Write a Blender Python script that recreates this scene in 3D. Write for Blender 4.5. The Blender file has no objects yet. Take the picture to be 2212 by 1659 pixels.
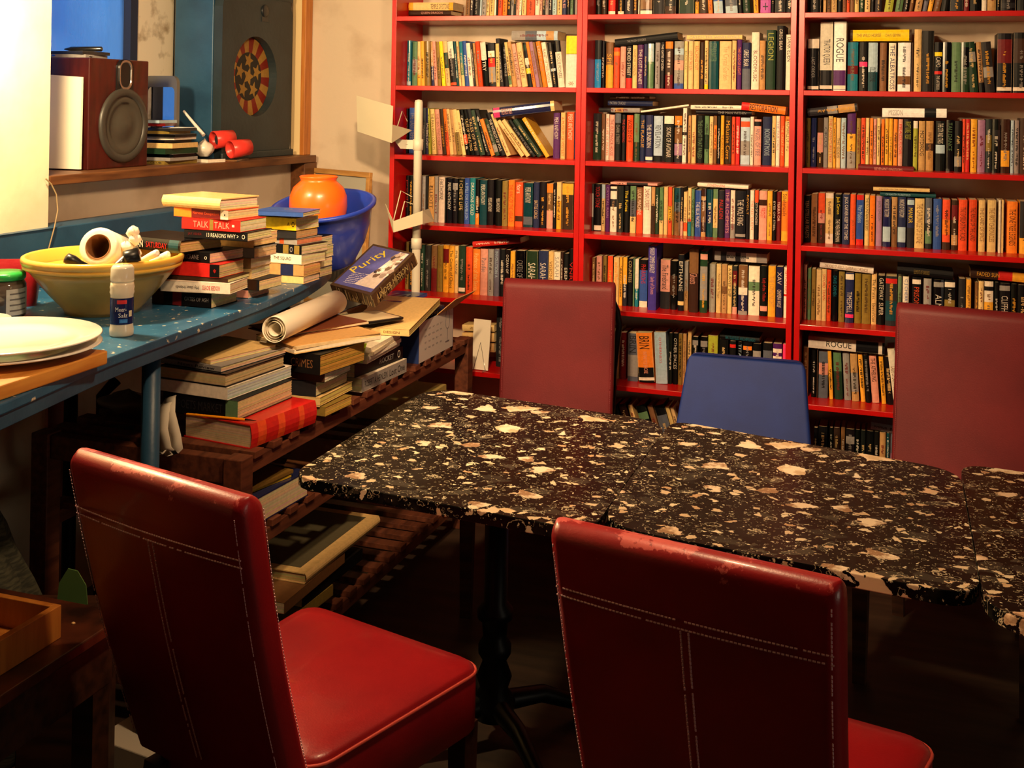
import bpy, bmesh, math, random
from mathutils import Vector, Matrix, Euler
random.seed(7)
S = bpy.context.scene
COL = S.collection
# ---------------------------------------------------------------- camera, world, lights
F, CX, CY, ROLL, EYE = 2450.0, 1106.0, 222.0, 0.0168, 1.62
YAW = math.atan2(F, 7206.0)
cam_d = bpy.data.cameras.new('camera'); cam = bpy.data.objects.new('camera', cam_d); COL.objects.link(cam)
cam_d.sensor_fit = 'HORIZONTAL'; cam_d.sensor_width = 36.0; cam_d.lens = 36.0 * F / 2212.0
cam_d.shift_x = 0.0; cam_d.shift_y = -(829.5 - CY) / 2212.0; cam_d.clip_start = 0.02
cam.matrix_world = Matrix.Translation((0, 0, EYE)) @ Matrix.Rotation(YAW, 4, 'Z') @ Matrix.Rotation(math.pi / 2, 4, 'X') @ Matrix.Rotation(ROLL, 4, 'Z')
S.camera = cam
S.view_settings.view_transform = 'Standard'; S.view_settings.look = 'None'
S.view_settings.gamma = 1.0; S.view_settings.use_curve_mapping = False
S.view_settings.exposure = 0.2
W = bpy.data.worlds.new('dusk'); S.world = W; W.use_nodes = True
wn = W.node_tree; bg = wn.nodes['Background']; bg.inputs[1].default_value = 0.9
wt = wn.nodes.new('ShaderNodeTexCoord'); wz = wn.nodes.new('ShaderNodeTexNoise'); wz.inputs['Scale'].default_value = 5.0; wz.inputs['Detail'].default_value = 3
wr = wn.nodes.new('ShaderNodeMapRange'); wr.inputs[1].default_value = 0.44; wr.inputs[2].default_value = 0.66
wx = wn.nodes.new('ShaderNodeMix'); wx.data_type = 'RGBA'; wx.inputs[6].default_value = (0.02, 0.15, 0.50, 1); wx.inputs[7].default_value = (0.42, 0.75, 1.0, 1)
wn.links.new(wt.outputs['Generated'], wz.inputs['Vector']); wn.links.new(wz.outputs[0], wr.inputs[0]); wn.links.new(wr.outputs[0], wx.inputs[0]); wn.links.new(wx.outputs[2], bg.inputs[0])

def lamp(name, kind, loc, energy, color, size=0.1, target=None, **kw):
    d = bpy.data.lights.new(name, kind); o = bpy.data.objects.new(name, d); COL.objects.link(o)
    o.location = loc; d.energy = energy; d.color = color
    if kind == 'AREA': d.size = size
    else: d.shadow_soft_size = size
    for k, v in kw.items(): setattr(d, k, v)
    if target is not None:
        o.rotation_euler = (Vector(target) - Vector(loc)).to_track_quat('-Z', 'Y').to_euler()
    return o
WARM = (1.0, 0.66, 0.36)
lamp('ceiling_spot', 'SPOT', (-0.80, 1.65, 2.36), 255, WARM, 0.06, (-1.12, 4.2, 1.12), spot_size=math.radians(90), spot_blend=1.0)
lamp('pendant_lamp', 'POINT', (-0.50, 1.95, 2.40), 58, WARM, 0.07)
lamp('wall_lamp', 'POINT', (-2.12, 2.30, 2.00), 78, (1.0, 0.74, 0.40), 0.06)
lamp('fill_light', 'AREA', (2.75, 1.3, 0.95), 7, (1.0, 0.86, 0.64), 0.9, (-2.4, 2.4, 0.6))  # fill with no real source, added to lift the wall under the worktop

def ray(x, y):
    u = x - CX; v = y - CY; a = u + ROLL * v; b = v - ROLL * u
    c, s = math.cos(YAW), math.sin(YAW)
    return Vector((-s * F + c * a, c * F + s * a, -b))
EYEV = Vector((0, 0, EYE))
def Zp(x, y, z): d = ray(x, y); return EYEV + d * ((z - EYE) / d.z)
def Yp(x, y, Y): d = ray(x, y); return EYEV + d * (Y / d.y)
def Xp(x, y, X): d = ray(x, y); return EYEV + d * (X / d.x)

# ---------------------------------------------------------------- materials
def lin(c):
    def f(v):
        v /= 255.0
        return v / 12.92 if v <= 0.04045 else ((v + 0.055) / 1.055) ** 2.4
    return tuple(f(v) for v in c)
PAL = dict(k=(13, 12, 14), K=(40, 39, 42), w=(238, 226, 206), c=(230, 194, 128), y=(236, 170, 50), Y=(250, 216, 30), o=(242, 130, 40), O=(228, 82, 40),
 r=(205, 38, 32), R=(108, 24, 26), p=(226, 158, 140), P=(82, 36, 100), v=(160, 120, 150), b=(52, 84, 160), B=(34, 40, 78), t=(28, 122, 140), T=(18, 66, 76),
 g=(96, 130, 92), G=(34, 60, 42), s=(150, 145, 140), S=(92, 98, 110), l=(172, 198, 212), n=(124, 86, 52), N=(60, 38, 26), e=(190, 146, 92), u=(138, 114, 52),
 h=(235, 60, 120), m=(178, 90, 168), L=(40, 150, 220), W=(250, 246, 240), d=(18, 18, 22), a=(170, 175, 60), q=(70, 60, 150))
NAMES = dict(k='black', K='charcoal', w='white', c='cream', y='amber', Y='bright yellow', o='orange', O='orange-red', r='red', R='maroon', p='pale pink', P='purple',
 v='mauve', b='blue', B='navy', t='turquoise', T='dark teal', g='sage green', G='dark green', s='grey', S='slate', l='pale blue', n='brown', N='dark brown',
 e='tan', u='olive', h='hot pink', m='lilac', L='bright blue', W='white', d='black', a='lime', q='violet')
def rgba(c): return (*lin(c), 1.0)
MATS = {}
def mat(name, col=(128, 128, 128), rough=0.5, metal=0.0, noise=None, bump=None, coat=0.0, trans=0.0, spec=0.5, **kw):
    if name in MATS: return MATS[name]
    m = bpy.data.materials.new(name); MATS[name] = m; m.use_nodes = True
    nt = m.node_tree; b = nt.nodes['Principled BSDF']; L = nt.links
    b.inputs['Base Color'].default_value = rgba(col); b.inputs['Roughness'].default_value = rough
    b.inputs['Metallic'].default_value = metal; b.inputs['Coat Weight'].default_value = coat
    b.inputs['Transmission Weight'].default_value = trans; b.inputs['Specular IOR Level'].default_value = spec
    tc = nt.nodes.new('ShaderNodeTexCoord')
    if noise:   # (scale, other colour, lo, hi[, stretch])
        n = nt.nodes.new('ShaderNodeTexNoise'); n.inputs['Scale'].default_value = noise[0]; n.inputs['Detail'].default_value = 5
        src = tc.outputs['Object']
        if len(noise) > 4:
            mp = nt.nodes.new('ShaderNodeMapping'); mp.inputs['Scale'].default_value = noise[4]; L.new(src, mp.inputs[0]); src = mp.outputs[0]
        L.new(src, n.inputs['Vector'])
        r = nt.nodes.new('ShaderNodeMapRange'); r.inputs[1].default_value = noise[2]; r.inputs[2].default_value = noise[3]
        L.new(n.outputs[0], r.inputs[0])
        mx = nt.nodes.new('ShaderNodeMix'); mx.data_type = 'RGBA'; mx.inputs[6].default_value = rgba(col); mx.inputs[7].default_value = rgba(noise[1])
        L.new(r.outputs[0], mx.inputs[0]); L.new(mx.outputs[2], b.inputs['Base Color'])
    if bump:
        n2 = nt.nodes.new('ShaderNodeTexNoise'); n2.inputs['Scale'].default_value = bump[0]; n2.inputs['Detail'].default_value = 4
        L.new(tc.outputs['Object'], n2.inputs['Vector'])
        bp = nt.nodes.new('ShaderNodeBump'); bp.inputs['Strength'].default_value = bump[1]; bp.inputs['Distance'].default_value = 0.004
        L.new(n2.outputs[0], bp.inputs['Height']); L.new(bp.outputs[0], b.inputs['Normal'])
    return m
def attr_mat(name, rough, coat=0.0, spec=0.5):   # colour comes from the mesh attribute Col (printed colours)
    m = bpy.data.materials.new(name); MATS[name] = m; m.use_nodes = True
    nt = m.node_tree; b = nt.nodes['Principled BSDF']
    a = nt.nodes.new('ShaderNodeAttribute'); a.attribute_name = 'Col'
    n = nt.nodes.new('ShaderNodeTexNoise'); n.inputs['Scale'].default_value = 90; n.inputs['Detail'].default_value = 4
    tc = nt.nodes.new('ShaderNodeTexCoord'); nt.links.new(tc.outputs['Object'], n.inputs['Vector'])
    r = nt.nodes.new('ShaderNodeMapRange'); r.inputs[3].default_value = 0.72; r.inputs[4].default_value = 1.16; nt.links.new(n.outputs[0], r.inputs[0])
    mx = nt.nodes.new('ShaderNodeMix'); mx.data_type = 'RGBA'; mx.blend_type = 'MULTIPLY'; mx.inputs[0].default_value = 1.0
    nt.links.new(a.outputs['Color'], mx.inputs[6]); nt.links.new(r.outputs[0], mx.inputs[7]); nt.links.new(mx.outputs[2], b.inputs['Base Color'])
    b.inputs['Roughness'].default_value = rough; b.inputs['Coat Weight'].default_value = coat; b.inputs['Specular IOR Level'].default_value = spec
    return m
PRINT = attr_mat('printed_cover', 0.45, 0, 0.18); GLOSS = attr_mat('glossy_cover', 0.2, 0.12, 0.3); PAGES = attr_mat('page_edges', 0.9, 0, 0.1)
RED = mat('red_lacquer', (196, 12, 10), 0.32, noise=(6, (178, 8, 8), 0.35, 0.65), coat=0.15)
WALL = mat('plaster_wall', (214, 196, 172), 0.9, noise=(5, (186, 164, 138), 0.45, 0.75), bump=(40, 0.25))
BRIGHTWALL = mat('cream_wall', (236, 222, 190), 0.9, noise=(4, (220, 200, 160), 0.45, 0.75), bump=(40, 0.2))
BLUE = mat('blue_paint', (42, 82, 112), 0.42, noise=(7, (32, 66, 94), 0.4, 0.7), bump=(60, 0.15))
def worktop_mat():
    m = mat('worn_blue_paint', (42, 104, 132), 0.33, bump=(60, 0.12)); nt = m.node_tree; b = nt.nodes['Principled BSDF']
    tc = nt.nodes.new('ShaderNodeTexCoord')
    def nz(sc, lo, hi):
        n = nt.nodes.new('ShaderNodeTexNoise'); n.inputs['Scale'].default_value = sc; n.inputs['Detail'].default_value = 6
        nt.links.new(tc.outputs['Object'], n.inputs['Vector'])
        r = nt.nodes.new('ShaderNodeMapRange'); r.inputs[1].default_value = lo; r.inputs[2].default_value = hi; nt.links.new(n.outputs[0], r.inputs[0]); return r.outputs[0]
    def mix(f, a, bb):
        x = nt.nodes.new('ShaderNodeMix'); x.data_type = 'RGBA'; nt.links.new(f, x.inputs[0])
        for i, q in ((6, a), (7, bb)):
            if isinstance(q, tuple): x.inputs[i].default_value = rgba(q)
            else: nt.links.new(q, x.inputs[i])
        return x.outputs[2]
    c = mix(nz(9, 0.4, 0.7), (42, 96, 134), (26, 74, 110))
    c = mix(nz(38, 0.64, 0.70), c, (216, 206, 180))
    c = mix(nz(90, 0.69, 0.73), c, (226, 216, 190))
    nt.links.new(c, b.inputs['Base Color']); return m
WORKTOP = worktop_mat()
DARKWOOD = mat('dark_wood', (72, 40, 24), 0.45, noise=(5, (38, 20, 12), 0.35, 0.7, (1, 9, 9)), bump=(30, 0.15))
RACKWOOD = mat('reddish_rack_wood', (112, 62, 40), 0.5, noise=(7, (70, 34, 22), 0.35, 0.7, (9, 1, 9)), bump=(30, 0.15))
LIGHTWOOD = mat('pale_wood', (206, 156, 88), 0.5, noise=(6, (168, 116, 58), 0.35, 0.7, (1, 8, 8)))
ORANGEWOOD = mat('orange_wood', (200, 128, 52), 0.45, noise=(6, (172, 100, 34), 0.35, 0.7, (8, 8, 1)))
BROWNWOOD = mat('sill_wood', (122, 76, 40), 0.5, noise=(6, (82, 46, 22), 0.35, 0.7, (9, 1, 9)))
BLACK = mat('black_plastic', (14, 14, 15), 0.35); BLACKMETAL = mat('black_metal', (16, 16, 17), 0.42, 0.6)
WHITE = mat('white_plastic', (235, 230, 220), 0.4); PAPER = mat('paper', (240, 230, 208), 0.9)
STEEL = mat('steel', (190, 190, 190), 0.25, 1.0); POLE = mat('off_white_tube', (222, 216, 196), 0.35)
STITCH = mat('pale_stitching', (244, 196, 206), 0.7)

def leather(name, col, dark, wear):
    m = mat(name, col, 0.36 if wear else 0.5, coat=0.12 if wear else 0.0, spec=0.5 if wear else 0.3); nt = m.node_tree; b = nt.nodes['Principled BSDF']; L = nt.links
    tc = nt.nodes.new('ShaderNodeTexCoord')
    def nz(sc, lo, hi, d=5):
        n = nt.nodes.new('ShaderNodeTexNoise'); n.inputs['Scale'].default_value = sc; n.inputs['Detail'].default_value = d
        L.new(tc.outputs['Object'], n.inputs['Vector'])
        r = nt.nodes.new('ShaderNodeMapRange'); r.inputs[1].default_value = lo; r.inputs[2].default_value = hi; L.new(n.outputs[0], r.inputs[0]); return r.outputs[0]
    def mix(f, a, bb):
        x = nt.nodes.new('ShaderNodeMix'); x.data_type = 'RGBA'; L.new(f, x.inputs[0])
        for i, q in ((6, a), (7, bb)):
            if isinstance(q, tuple): x.inputs[i].default_value = rgba(q)
            else: L.new(q, x.inputs[i])
        return x.outputs[2]
    c = mix(nz(4, 0.35, 0.7), col, dark)
    if wear:
        sp = nt.nodes.new('ShaderNodeSeparateXYZ'); L.new(tc.outputs['Object'], sp.inputs[0])
        zr = nt.nodes.new('ShaderNodeMapRange'); zr.inputs[1].default_value = 0.90; zr.inputs[2].default_value = 0.985; L.new(sp.outputs[2], zr.inputs[0])
        n = nt.nodes.new('ShaderNodeTexNoise'); n.inputs['Scale'].default_value = 16; n.inputs['Detail'].default_value = 7; n.inputs['Roughness'].default_value = 0.65
        L.new(tc.outputs['Object'], n.inputs['Vector'])
        ad = nt.nodes.new('ShaderNodeMath'); ad.operation = 'MULTIPLY_ADD'; L.new(zr.outputs[0], ad.inputs[0]); ad.inputs[1].default_value = 0.28; L.new(n.outputs[0], ad.inputs[2])
        th = nt.nodes.new('ShaderNodeMapRange'); th.inputs[1].default_value = 0.825; th.inputs[2].default_value = 0.85; L.new(ad.outputs[0], th.inputs[0])
        c = mix(th.outputs[0], c, wear)
    L.new(c, b.inputs['Base Color'])
    n2 = nt.nodes.new('ShaderNodeTexNoise'); n2.inputs['Scale'].default_value = 260; L.new(tc.outputs['Object'], n2.inputs['Vector'])
    bp = nt.nodes.new('ShaderNodeBump'); bp.inputs['Strength'].default_value = 0.12; bp.inputs['Distance'].default_value = 0.002
    L.new(n2.outputs[0], bp.inputs['Height']); L.new(bp.outputs[0], b.inputs['Normal'])
    return m
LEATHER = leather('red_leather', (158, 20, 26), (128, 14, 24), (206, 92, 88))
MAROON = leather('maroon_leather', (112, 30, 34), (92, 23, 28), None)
BLUEVINYL = mat('blue_vinyl', (18, 44, 116), 0.6, spec=0.3, noise=(6, (14, 36, 98), 0.4, 0.7), bump=(300, 0.05))

def marble():
    m = bpy.data.materials.new('terrazzo_marble'); MATS['marble'] = m; m.use_nodes = True
    nt = m.node_tree; b = nt.nodes['Principled BSDF']; L = nt.links
    tc = nt.nodes.new('ShaderNodeTexCoord')
    n = nt.nodes.new('ShaderNodeTexNoise'); n.inputs['Scale'].default_value = 20; n.inputs['Detail'].default_value = 7; n.inputs['Roughness'].default_value = 0.62; L.new(tc.outputs['Object'], n.inputs['Vector'])
    va = nt.nodes.new('ShaderNodeVectorMath'); va.operation = 'MULTIPLY_ADD'; va.inputs[1].default_value = (0.05,) * 3
    L.new(n.outputs['Color'], va.inputs[0]); L.new(tc.outputs['Object'], va.inputs[2])
    def math_(op, a, bb):
        x = nt.nodes.new('ShaderNodeMath'); x.operation = op
        for i, q in ((0, a), (1, bb)):
            if isinstance(q, (int, float)): x.inputs[i].default_value = q
            else: L.new(q, x.inputs[i])
        return x.outputs[0]
    def mix(f, a, bb):
        x = nt.nodes.new('ShaderNodeMix'); x.data_type = 'RGBA'; L.new(f, x.inputs[0])
        for i, q in ((6, a), (7, bb)):
            if isinstance(q, tuple): x.inputs[i].default_value = rgba(q)
            else: L.new(q, x.inputs[i])
        return x.outputs[2]
    def mr(a, lo, hi, t0=0.0, t1=1.0):
        r = nt.nodes.new('ShaderNodeMapRange'); r.inputs[1].default_value = lo; r.inputs[2].default_value = hi; r.inputs[3].default_value = t0; r.inputs[4].default_value = t1
        L.new(a, r.inputs[0]); return r.outputs[0]
    base = mix(mr(n.outputs[0], 0.52, 0.75), (7, 7, 7), (34, 32, 29))
    def clasts(scale, keep, size, off, cols, edge=False, ragged=None):
        v = nt.nodes.new('ShaderNodeTexVoronoi'); v.inputs['Scale'].default_value = scale
        mp = nt.nodes.new('ShaderNodeMapping'); mp.inputs['Location'].default_value = off; mp.inputs['Scale'].default_value = (1.0, 1.3, 1.0); mp.inputs['Rotation'].default_value = (0, 0, off[0])
        L.new(va.outputs[0], mp.inputs[0]); L.new(mp.outputs[0], v.inputs['Vector'])
        sp = nt.nodes.new('ShaderNodeSeparateColor'); L.new(v.outputs['Color'], sp.inputs[0])
        sel = math_('LESS_THAN', sp.outputs[0], keep)
        if edge:
            e = nt.nodes.new('ShaderNodeTexVoronoi'); e.feature = 'DISTANCE_TO_EDGE'; e.inputs['Scale'].default_value = scale; L.new(mp.outputs[0], e.inputs['Vector'])
            thr = mr(sp.outputs[1], 0, 1, size, size * 2.6)
            near = mr(math_('SUBTRACT', e.outputs['Distance'], thr), 0.0, 0.012)
        else:
            rad = mr(sp.outputs[1], 0, 1, size * 0.25, size)
            near = mr(math_('SUBTRACT', rad, v.outputs['Distance']), 0.0, 0.03)
        col = mix(sp.outputs[2], cols[0], cols[1])
        if len(cols) > 2: col = mix(mr(n.outputs[0], 0.46, 0.56), col, cols[2])
        return math_('MULTIPLY', sel, near), col, v, sp
    c = base
    f, col, v, sp = clasts(16, 0.20, 0.06, (3.1, 0.7, 0.2), ((92, 86, 74), (44, 42, 40)), True); c = mix(math_('MULTIPLY', f, 0.45), c, col)
    ring = mr(math_('ABSOLUTE', math_('SUBTRACT', v.outputs['Distance'], 0.36), 0), 0.020, 0.0)
    c = mix(math_('MULTIPLY', ring, math_('LESS_THAN', sp.outputs[2], 0.30)), c, (206, 190, 160))
    f, col, v, sp = clasts(130, 0.34, 0.42, (1.3, 4.2, 2.2), ((220, 206, 176), (150, 136, 106))); c = mix(f, c, col)
    ring = mr(math_('ABSOLUTE', math_('SUBTRACT', v.outputs['Distance'], 0.42), 0), 0.05, 0.0)
    c = mix(math_('MULTIPLY', ring, math_('GREATER_THAN', sp.outputs[0], 0.90)), c, (196, 180, 148))
    f, col, v, sp = clasts(48, 0.10, 0.05, (0.4, 2.2, 1.2), ((228, 214, 184), (188, 150, 112)), True); c = mix(f, c, col)
    ring = mr(math_('ABSOLUTE', math_('SUBTRACT', v.outputs['Distance'], 0.40), 0), 0.03, 0.0)
    c = mix(math_('MULTIPLY', ring, math_('GREATER_THAN', sp.outputs[0], 0.84)), c, (204, 188, 156))
    f, col, v, sp = clasts(20, 0.065, 0.045, (2.0, 1.1, 0.6), ((236, 222, 196), (206, 160, 124), (150, 116, 88)), True); c = mix(f, c, col)
    f, col, v, sp = clasts(9.5, 0.065, 0.075, (5.3, 3.9, 1.9), ((240, 228, 202), (222, 190, 154), (204, 176, 140)), True); c = mix(f, c, col)
    L.new(c, b.inputs['Base Color'])
    b.inputs['Roughness'].default_value = 0.27; b.inputs['Specular IOR Level'].default_value = 0.14
    return m
MARBLE = marble()

# ---------------------------------------------------------------- mesh builder
class MB:
    def __init__(s): s.v = []; s.f = []; s.c = []; s.mi = []; s.sm = []; s.xf = None
    def add(s, vs, fs, col=None, mi=0, smooth=False):
        o = len(s.v)
        for p in vs:
            p = Vector(p); s.v.append(s.xf @ p if s.xf else p)
        for f in fs: s.f.append([i + o for i in f]); s.c.append(col); s.mi.append(mi); s.sm.append(smooth)
    def box(s, x0, x1, y0, y1, z0, z1, col=None, mi=0):
        vs = [(x0, y0, z0), (x1, y0, z0), (x1, y1, z0), (x0, y1, z0), (x0, y0, z1), (x1, y0, z1), (x1, y1, z1), (x0, y1, z1)]
        s.add(vs, [(0, 3, 2, 1), (4, 5, 6, 7), (0, 1, 5, 4), (1, 2, 6, 5), (2, 3, 7, 6), (3, 0, 4, 7)], col, mi)
    def prism(s, poly, z0, z1, col=None, mi=0, smooth=False):
        n = len(poly); vs = [(x, y, z0) for x, y in poly] + [(x, y, z1) for x, y in poly]
        s.add(vs, [tuple(reversed(range(n))), tuple(range(n, 2 * n))], col, mi)
        s.f_side(vs, n, col, mi, smooth)
    def f_side(s, vs, n, col, mi, smooth):
        s.add(vs, [(i, (i + 1) % n, n + (i + 1) % n, n + i) for i in range(n)], col, mi, smooth)
    def loft(s, loops, cap0=True, cap1=True, col=None, mi=0, smooth=True):
        n = len(loops[0]); vs = [p for l in loops for p in l]; fs = []
        for k in range(len(loops) - 1):
            for i in range(n):
                j = (i + 1) % n; fs.append((k * n + i, k * n + j, (k + 1) * n + j, (k + 1) * n + i))
        s.add(vs, fs, col, mi, smooth)
        if cap0: s.add(loops[0], [tuple(reversed(range(n)))], col, mi)
        if cap1: s.add(loops[-1], [tuple(range(n))], col, mi)
    def lathe(s, prof, n=32, c=(0, 0, 0), col=None, mi=0, smooth=True):
        loops = [[(c[0] + r * math.cos(2 * math.pi * i / n), c[1] + r * math.sin(2 * math.pi * i / n), c[2] + z) for i in range(n)] for r, z in prof]
        s.loft(loops, prof[0][0] > 1e-5, prof[-1][0] > 1e-5, col, mi, smooth)
    def tube(s, path, r, n=8, col=None, mi=0, closed=False):
        P = [Vector(p) for p in path]; loops = []; up = Vector((0, 0, 1)); m = len(P)
        rr = r if isinstance(r, (list, tuple)) else [r] * m
        side = None
        for i, p in enumerate(P):
            a = P[(i - 1) % m] if (i or closed) else P[0]; b_ = P[(i + 1) % m] if (i < m - 1 or closed) else P[-1]
            t = (b_ - a).normalized()
            if side is None: side = t.cross(up) if abs(t.z) < 0.95 else t.cross(Vector((1, 0, 0)))
            side = (side - t * side.dot(t)).normalized(); bi = t.cross(side)
            loops.append([p + (side * math.cos(2 * math.pi * k / n) + bi * math.sin(2 * math.pi * k / n)) * rr[i] for k in range(n)])
        if closed: loops.append(loops[0])
        s.loft(loops, not closed, not closed, col, mi, True)
    def build(s, name, mats, parent=None, bevel=0.0, seg=2):
        me = bpy.data.meshes.new(name); me.from_pydata([tuple(p) for p in s.v], [], s.f)
        for m in (mats if isinstance(mats, (list, tuple)) else [mats]): me.materials.append(m)
        me.polygons.foreach_set('material_index', s.mi); me.polygons.foreach_set('use_smooth', s.sm)
        if any(c is not None for c in s.c):
            a = me.color_attributes.new('Col', 'FLOAT_COLOR', 'CORNER'); buf = []
            for p, c in zip(s.f, s.c):
                q = (*lin(c), 1.0) if c is not None else (0.8, 0.8, 0.8, 1.0)
                buf.extend(q * len(p))
            a.data.foreach_set('color', buf)
        bm = bmesh.new(); bm.from_mesh(me)
        if bevel: bmesh.ops.remove_doubles(bm, verts=bm.verts, dist=1e-6)
        bmesh.ops.recalc_face_normals(bm, faces=bm.faces) if not getattr(s, 'keepn', False) else None
        bm.to_mesh(me); bm.free(); me.update()
        o = bpy.data.objects.new(name, me); COL.objects.link(o)
        if parent is not None: o.parent = parent
        if bevel:
            b = o.modifiers.new('bevel', 'BEVEL'); b.width = bevel; b.segments = seg; b.limit_method = 'ANGLE'; b.angle_limit = math.radians(40)
            b.harden_normals = False
        return o
def tag(o, label, cat, group=None, kind=None):
    o['label'] = label; o['category'] = cat
    if group: o['group'] = group
    if kind: o['kind'] = kind
    return o
def thing(name, label, cat, loc=(0, 0, 0), rz=0.0, group=None):
    o = bpy.data.objects.new(name, None); COL.objects.link(o); o.location = loc; o.rotation_euler = (0, 0, rz); o.empty_display_size = 0.05
    return tag(o, label, cat, group)
def struct(name, mb, m, parent=None, **kw):
    o = mb.build(name, m, parent, **kw)
    if parent is None: o['kind'] = 'structure'; o['label'] = name.replace('_', ' '); o['category'] = name.split('_')[0]
    return o
def rrect(w, d, r, n=4, cx=0, cy=0):
    pts = []
    for (sx, sy, a0) in ((1, 1, 0), (-1, 1, 90), (-1, -1, 180), (1, -1, 270)):
        for k in range(n + 1):
            a = math.radians(a0 + 90 * k / n); pts.append((cx + sx * (w / 2 - r) + r * math.cos(a), cy + sy * (d / 2 - r) + r * math.sin(a)))
    return pts
def round_poly(corners, r, n=6):
    out = []; m = len(corners)
    for i in range(m):
        p = Vector(corners[i]); a = Vector(corners[i - 1]); b = Vector(corners[(i + 1) % m]); rr = r[i] if isinstance(r, (list, tuple)) else r
        d1 = (a - p).normalized(); d2 = (b - p).normalized()
        for k in range(n + 1):
            t = k / n; q = (p + d1 * rr) * (1 - t) ** 2 + p * 2 * t * (1 - t) + (p + d2 * rr) * t ** 2
            out.append((q.x, q.y))
    return out
# flat lettering: triangulated glyph outlines, cached, lying in the x-y plane from (0,0) to (width,height 1)
TXT = {}
def glyphs(s):
    if s in TXT: return TXT[s]
    cu = bpy.data.curves.new('lettering', 'FONT'); cu.body = s; cu.size = 1.0; cu.resolution_u = 2
    ob = bpy.data.objects.new('lettering', cu); COL.objects.link(ob)
    dg = bpy.context.evaluated_depsgraph_get(); ev = ob.evaluated_get(dg); me = ev.to_mesh()
    vs = [tuple(v.co) for v in me.vertices]; fs = [tuple(p.vertices) for p in me.polygons]
    ev.to_mesh_clear(); bpy.data.objects.remove(ob); bpy.data.curves.remove(cu)
    if not vs: TXT[s] = ([], [], 1, 1); return TXT[s]
    x0 = min(v[0] for v in vs); x1 = max(v[0] for v in vs); y0 = min(v[1] for v in vs); y1 = max(v[1] for v in vs)
    vs = [(v[0] - x0, v[1] - y0) for v in vs]
    TXT[s] = (vs, fs, x1 - x0, y1 - y0); return TXT[s]
def put_text(mb, s, o, ux, uy, length, height, col, mi=0, stretch=False):
    """lettering on a surface: o = middle of the text box, ux = reading direction, uy = up of the letters"""
    vs, fs, w, h = glyphs(s)
    if not fs: return
    kx = length / w; ky = height / h
    if not stretch: kx = min(kx, ky * 1.25); ky = min(ky, kx * 1.8)
    o = Vector(o); ux = Vector(ux).normalized(); uy = Vector(uy).normalized()
    mb.add([o + ux * (x - w / 2) * kx + uy * (y - h / 2) * ky for x, y in vs], fs, col, mi)
def scribble(mb, o, ux, uy, length, height, col, rnd, mi=0):
    """worn, unreadable print: little strokes in a line"""
    o = Vector(o); ux = Vector(ux).normalized(); uy = Vector(uy).normalized(); x = -length / 2
    while x < length / 2 - 0.001:
        w = rnd.uniform(0.0012, 0.0036)
        if rnd.random() < 0.16: x += w; continue
        h0 = -height / 2 * rnd.choice((1, 1, 0.2)); h1 = height / 2 * rnd.choice((1, 1, 0.4)); x1 = min(x + w, length / 2)
        mb.add([o + ux * x + uy * h0, o + ux * x1 + uy * h0, o + ux * x1 + uy * h1, o + ux * x + uy * h1], [(0, 1, 2, 3)], col, mi)
        x += w + 0.0011
# ---------------------------------------------------------------- the room
WALLS = mat('dim_wall', (44, 30, 24), 0.95)
CEIL = mat('ceiling_paint', (96, 76, 58), 0.95)
FLOOR = mat('brown_floor', (62, 44, 30), 0.6, noise=(3, (36, 24, 16), 0.35, 0.7, (1, 6, 1)), bump=(50, 0.1))
mb = MB(); mb.box(-2.9, 3.0, -1.6, 4.6, -0.05, 0.0); struct('floor', mb, FLOOR)
mb = MB(); mb.box(-2.9, 3.0, -1.6, 4.6, 2.62, 2.7); struct('ceiling', mb, CEIL)
mb = MB(); mb.box(-2.9, 3.0, 4.48, 4.6, 0.0, 2.62); struct('wall_back', mb, WALL)
mb = MB(); mb.box(3.0, 3.1, -1.6, 4.6, 0.0, 2.62); struct('wall_right', mb, WALLS)
mb = MB(); mb.box(-2.9, 3.0, -1.7, -1.6, 0.0, 2.62); struct('wall_front', mb, WALLS)
mb = MB(); mb.box(-2.9, -2.42, -1.6, 2.79, 0.0, 2.62); struct('wall_left', mb, BRIGHTWALL)
# recess with the window: parapet below the sill, reveal beside and above the glass
mb = MB(); mb.box(-2.9, -2.5, 2.79, 4.48, 0.0, 1.345); mb.box(-2.9, -2.77, 3.88, 4.48, 1.345, 2.62); mb.box(-2.9, -2.42, 2.79, 4.48, 2.3, 2.62)
struct('wall_recess', mb, WALL)
w = thing('window_1', 'window', 'window', (-2.79, 3.33, 1.375)); w['kind'] = 'structure'
mb = MB(); mb.box(-0.02, 0.03, 0.31, 0.55, 0.0, 0.925); mb.box(-0.02, 0.03, -0.54, -0.46, 0.0, 0.925); mb.box(-0.02, 0.03, -0.46, 0.31, 0.87, 0.925); mb.box(-0.02, 0.03, -0.46, 0.31, 0.0, 0.05)
mb.build('window_frame', mat('old_white_paint', (226, 212, 188), 0.6, noise=(14, (150, 128, 100), 0.56, 0.75)), w, bevel=0.004)
mb = MB(); mb.box(-0.012, 0.036, 0.27, 0.312, 0.05, 0.87); mb.build('window_seal', mat('dark_seal', (34, 40, 62), 0.5), w)
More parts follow.
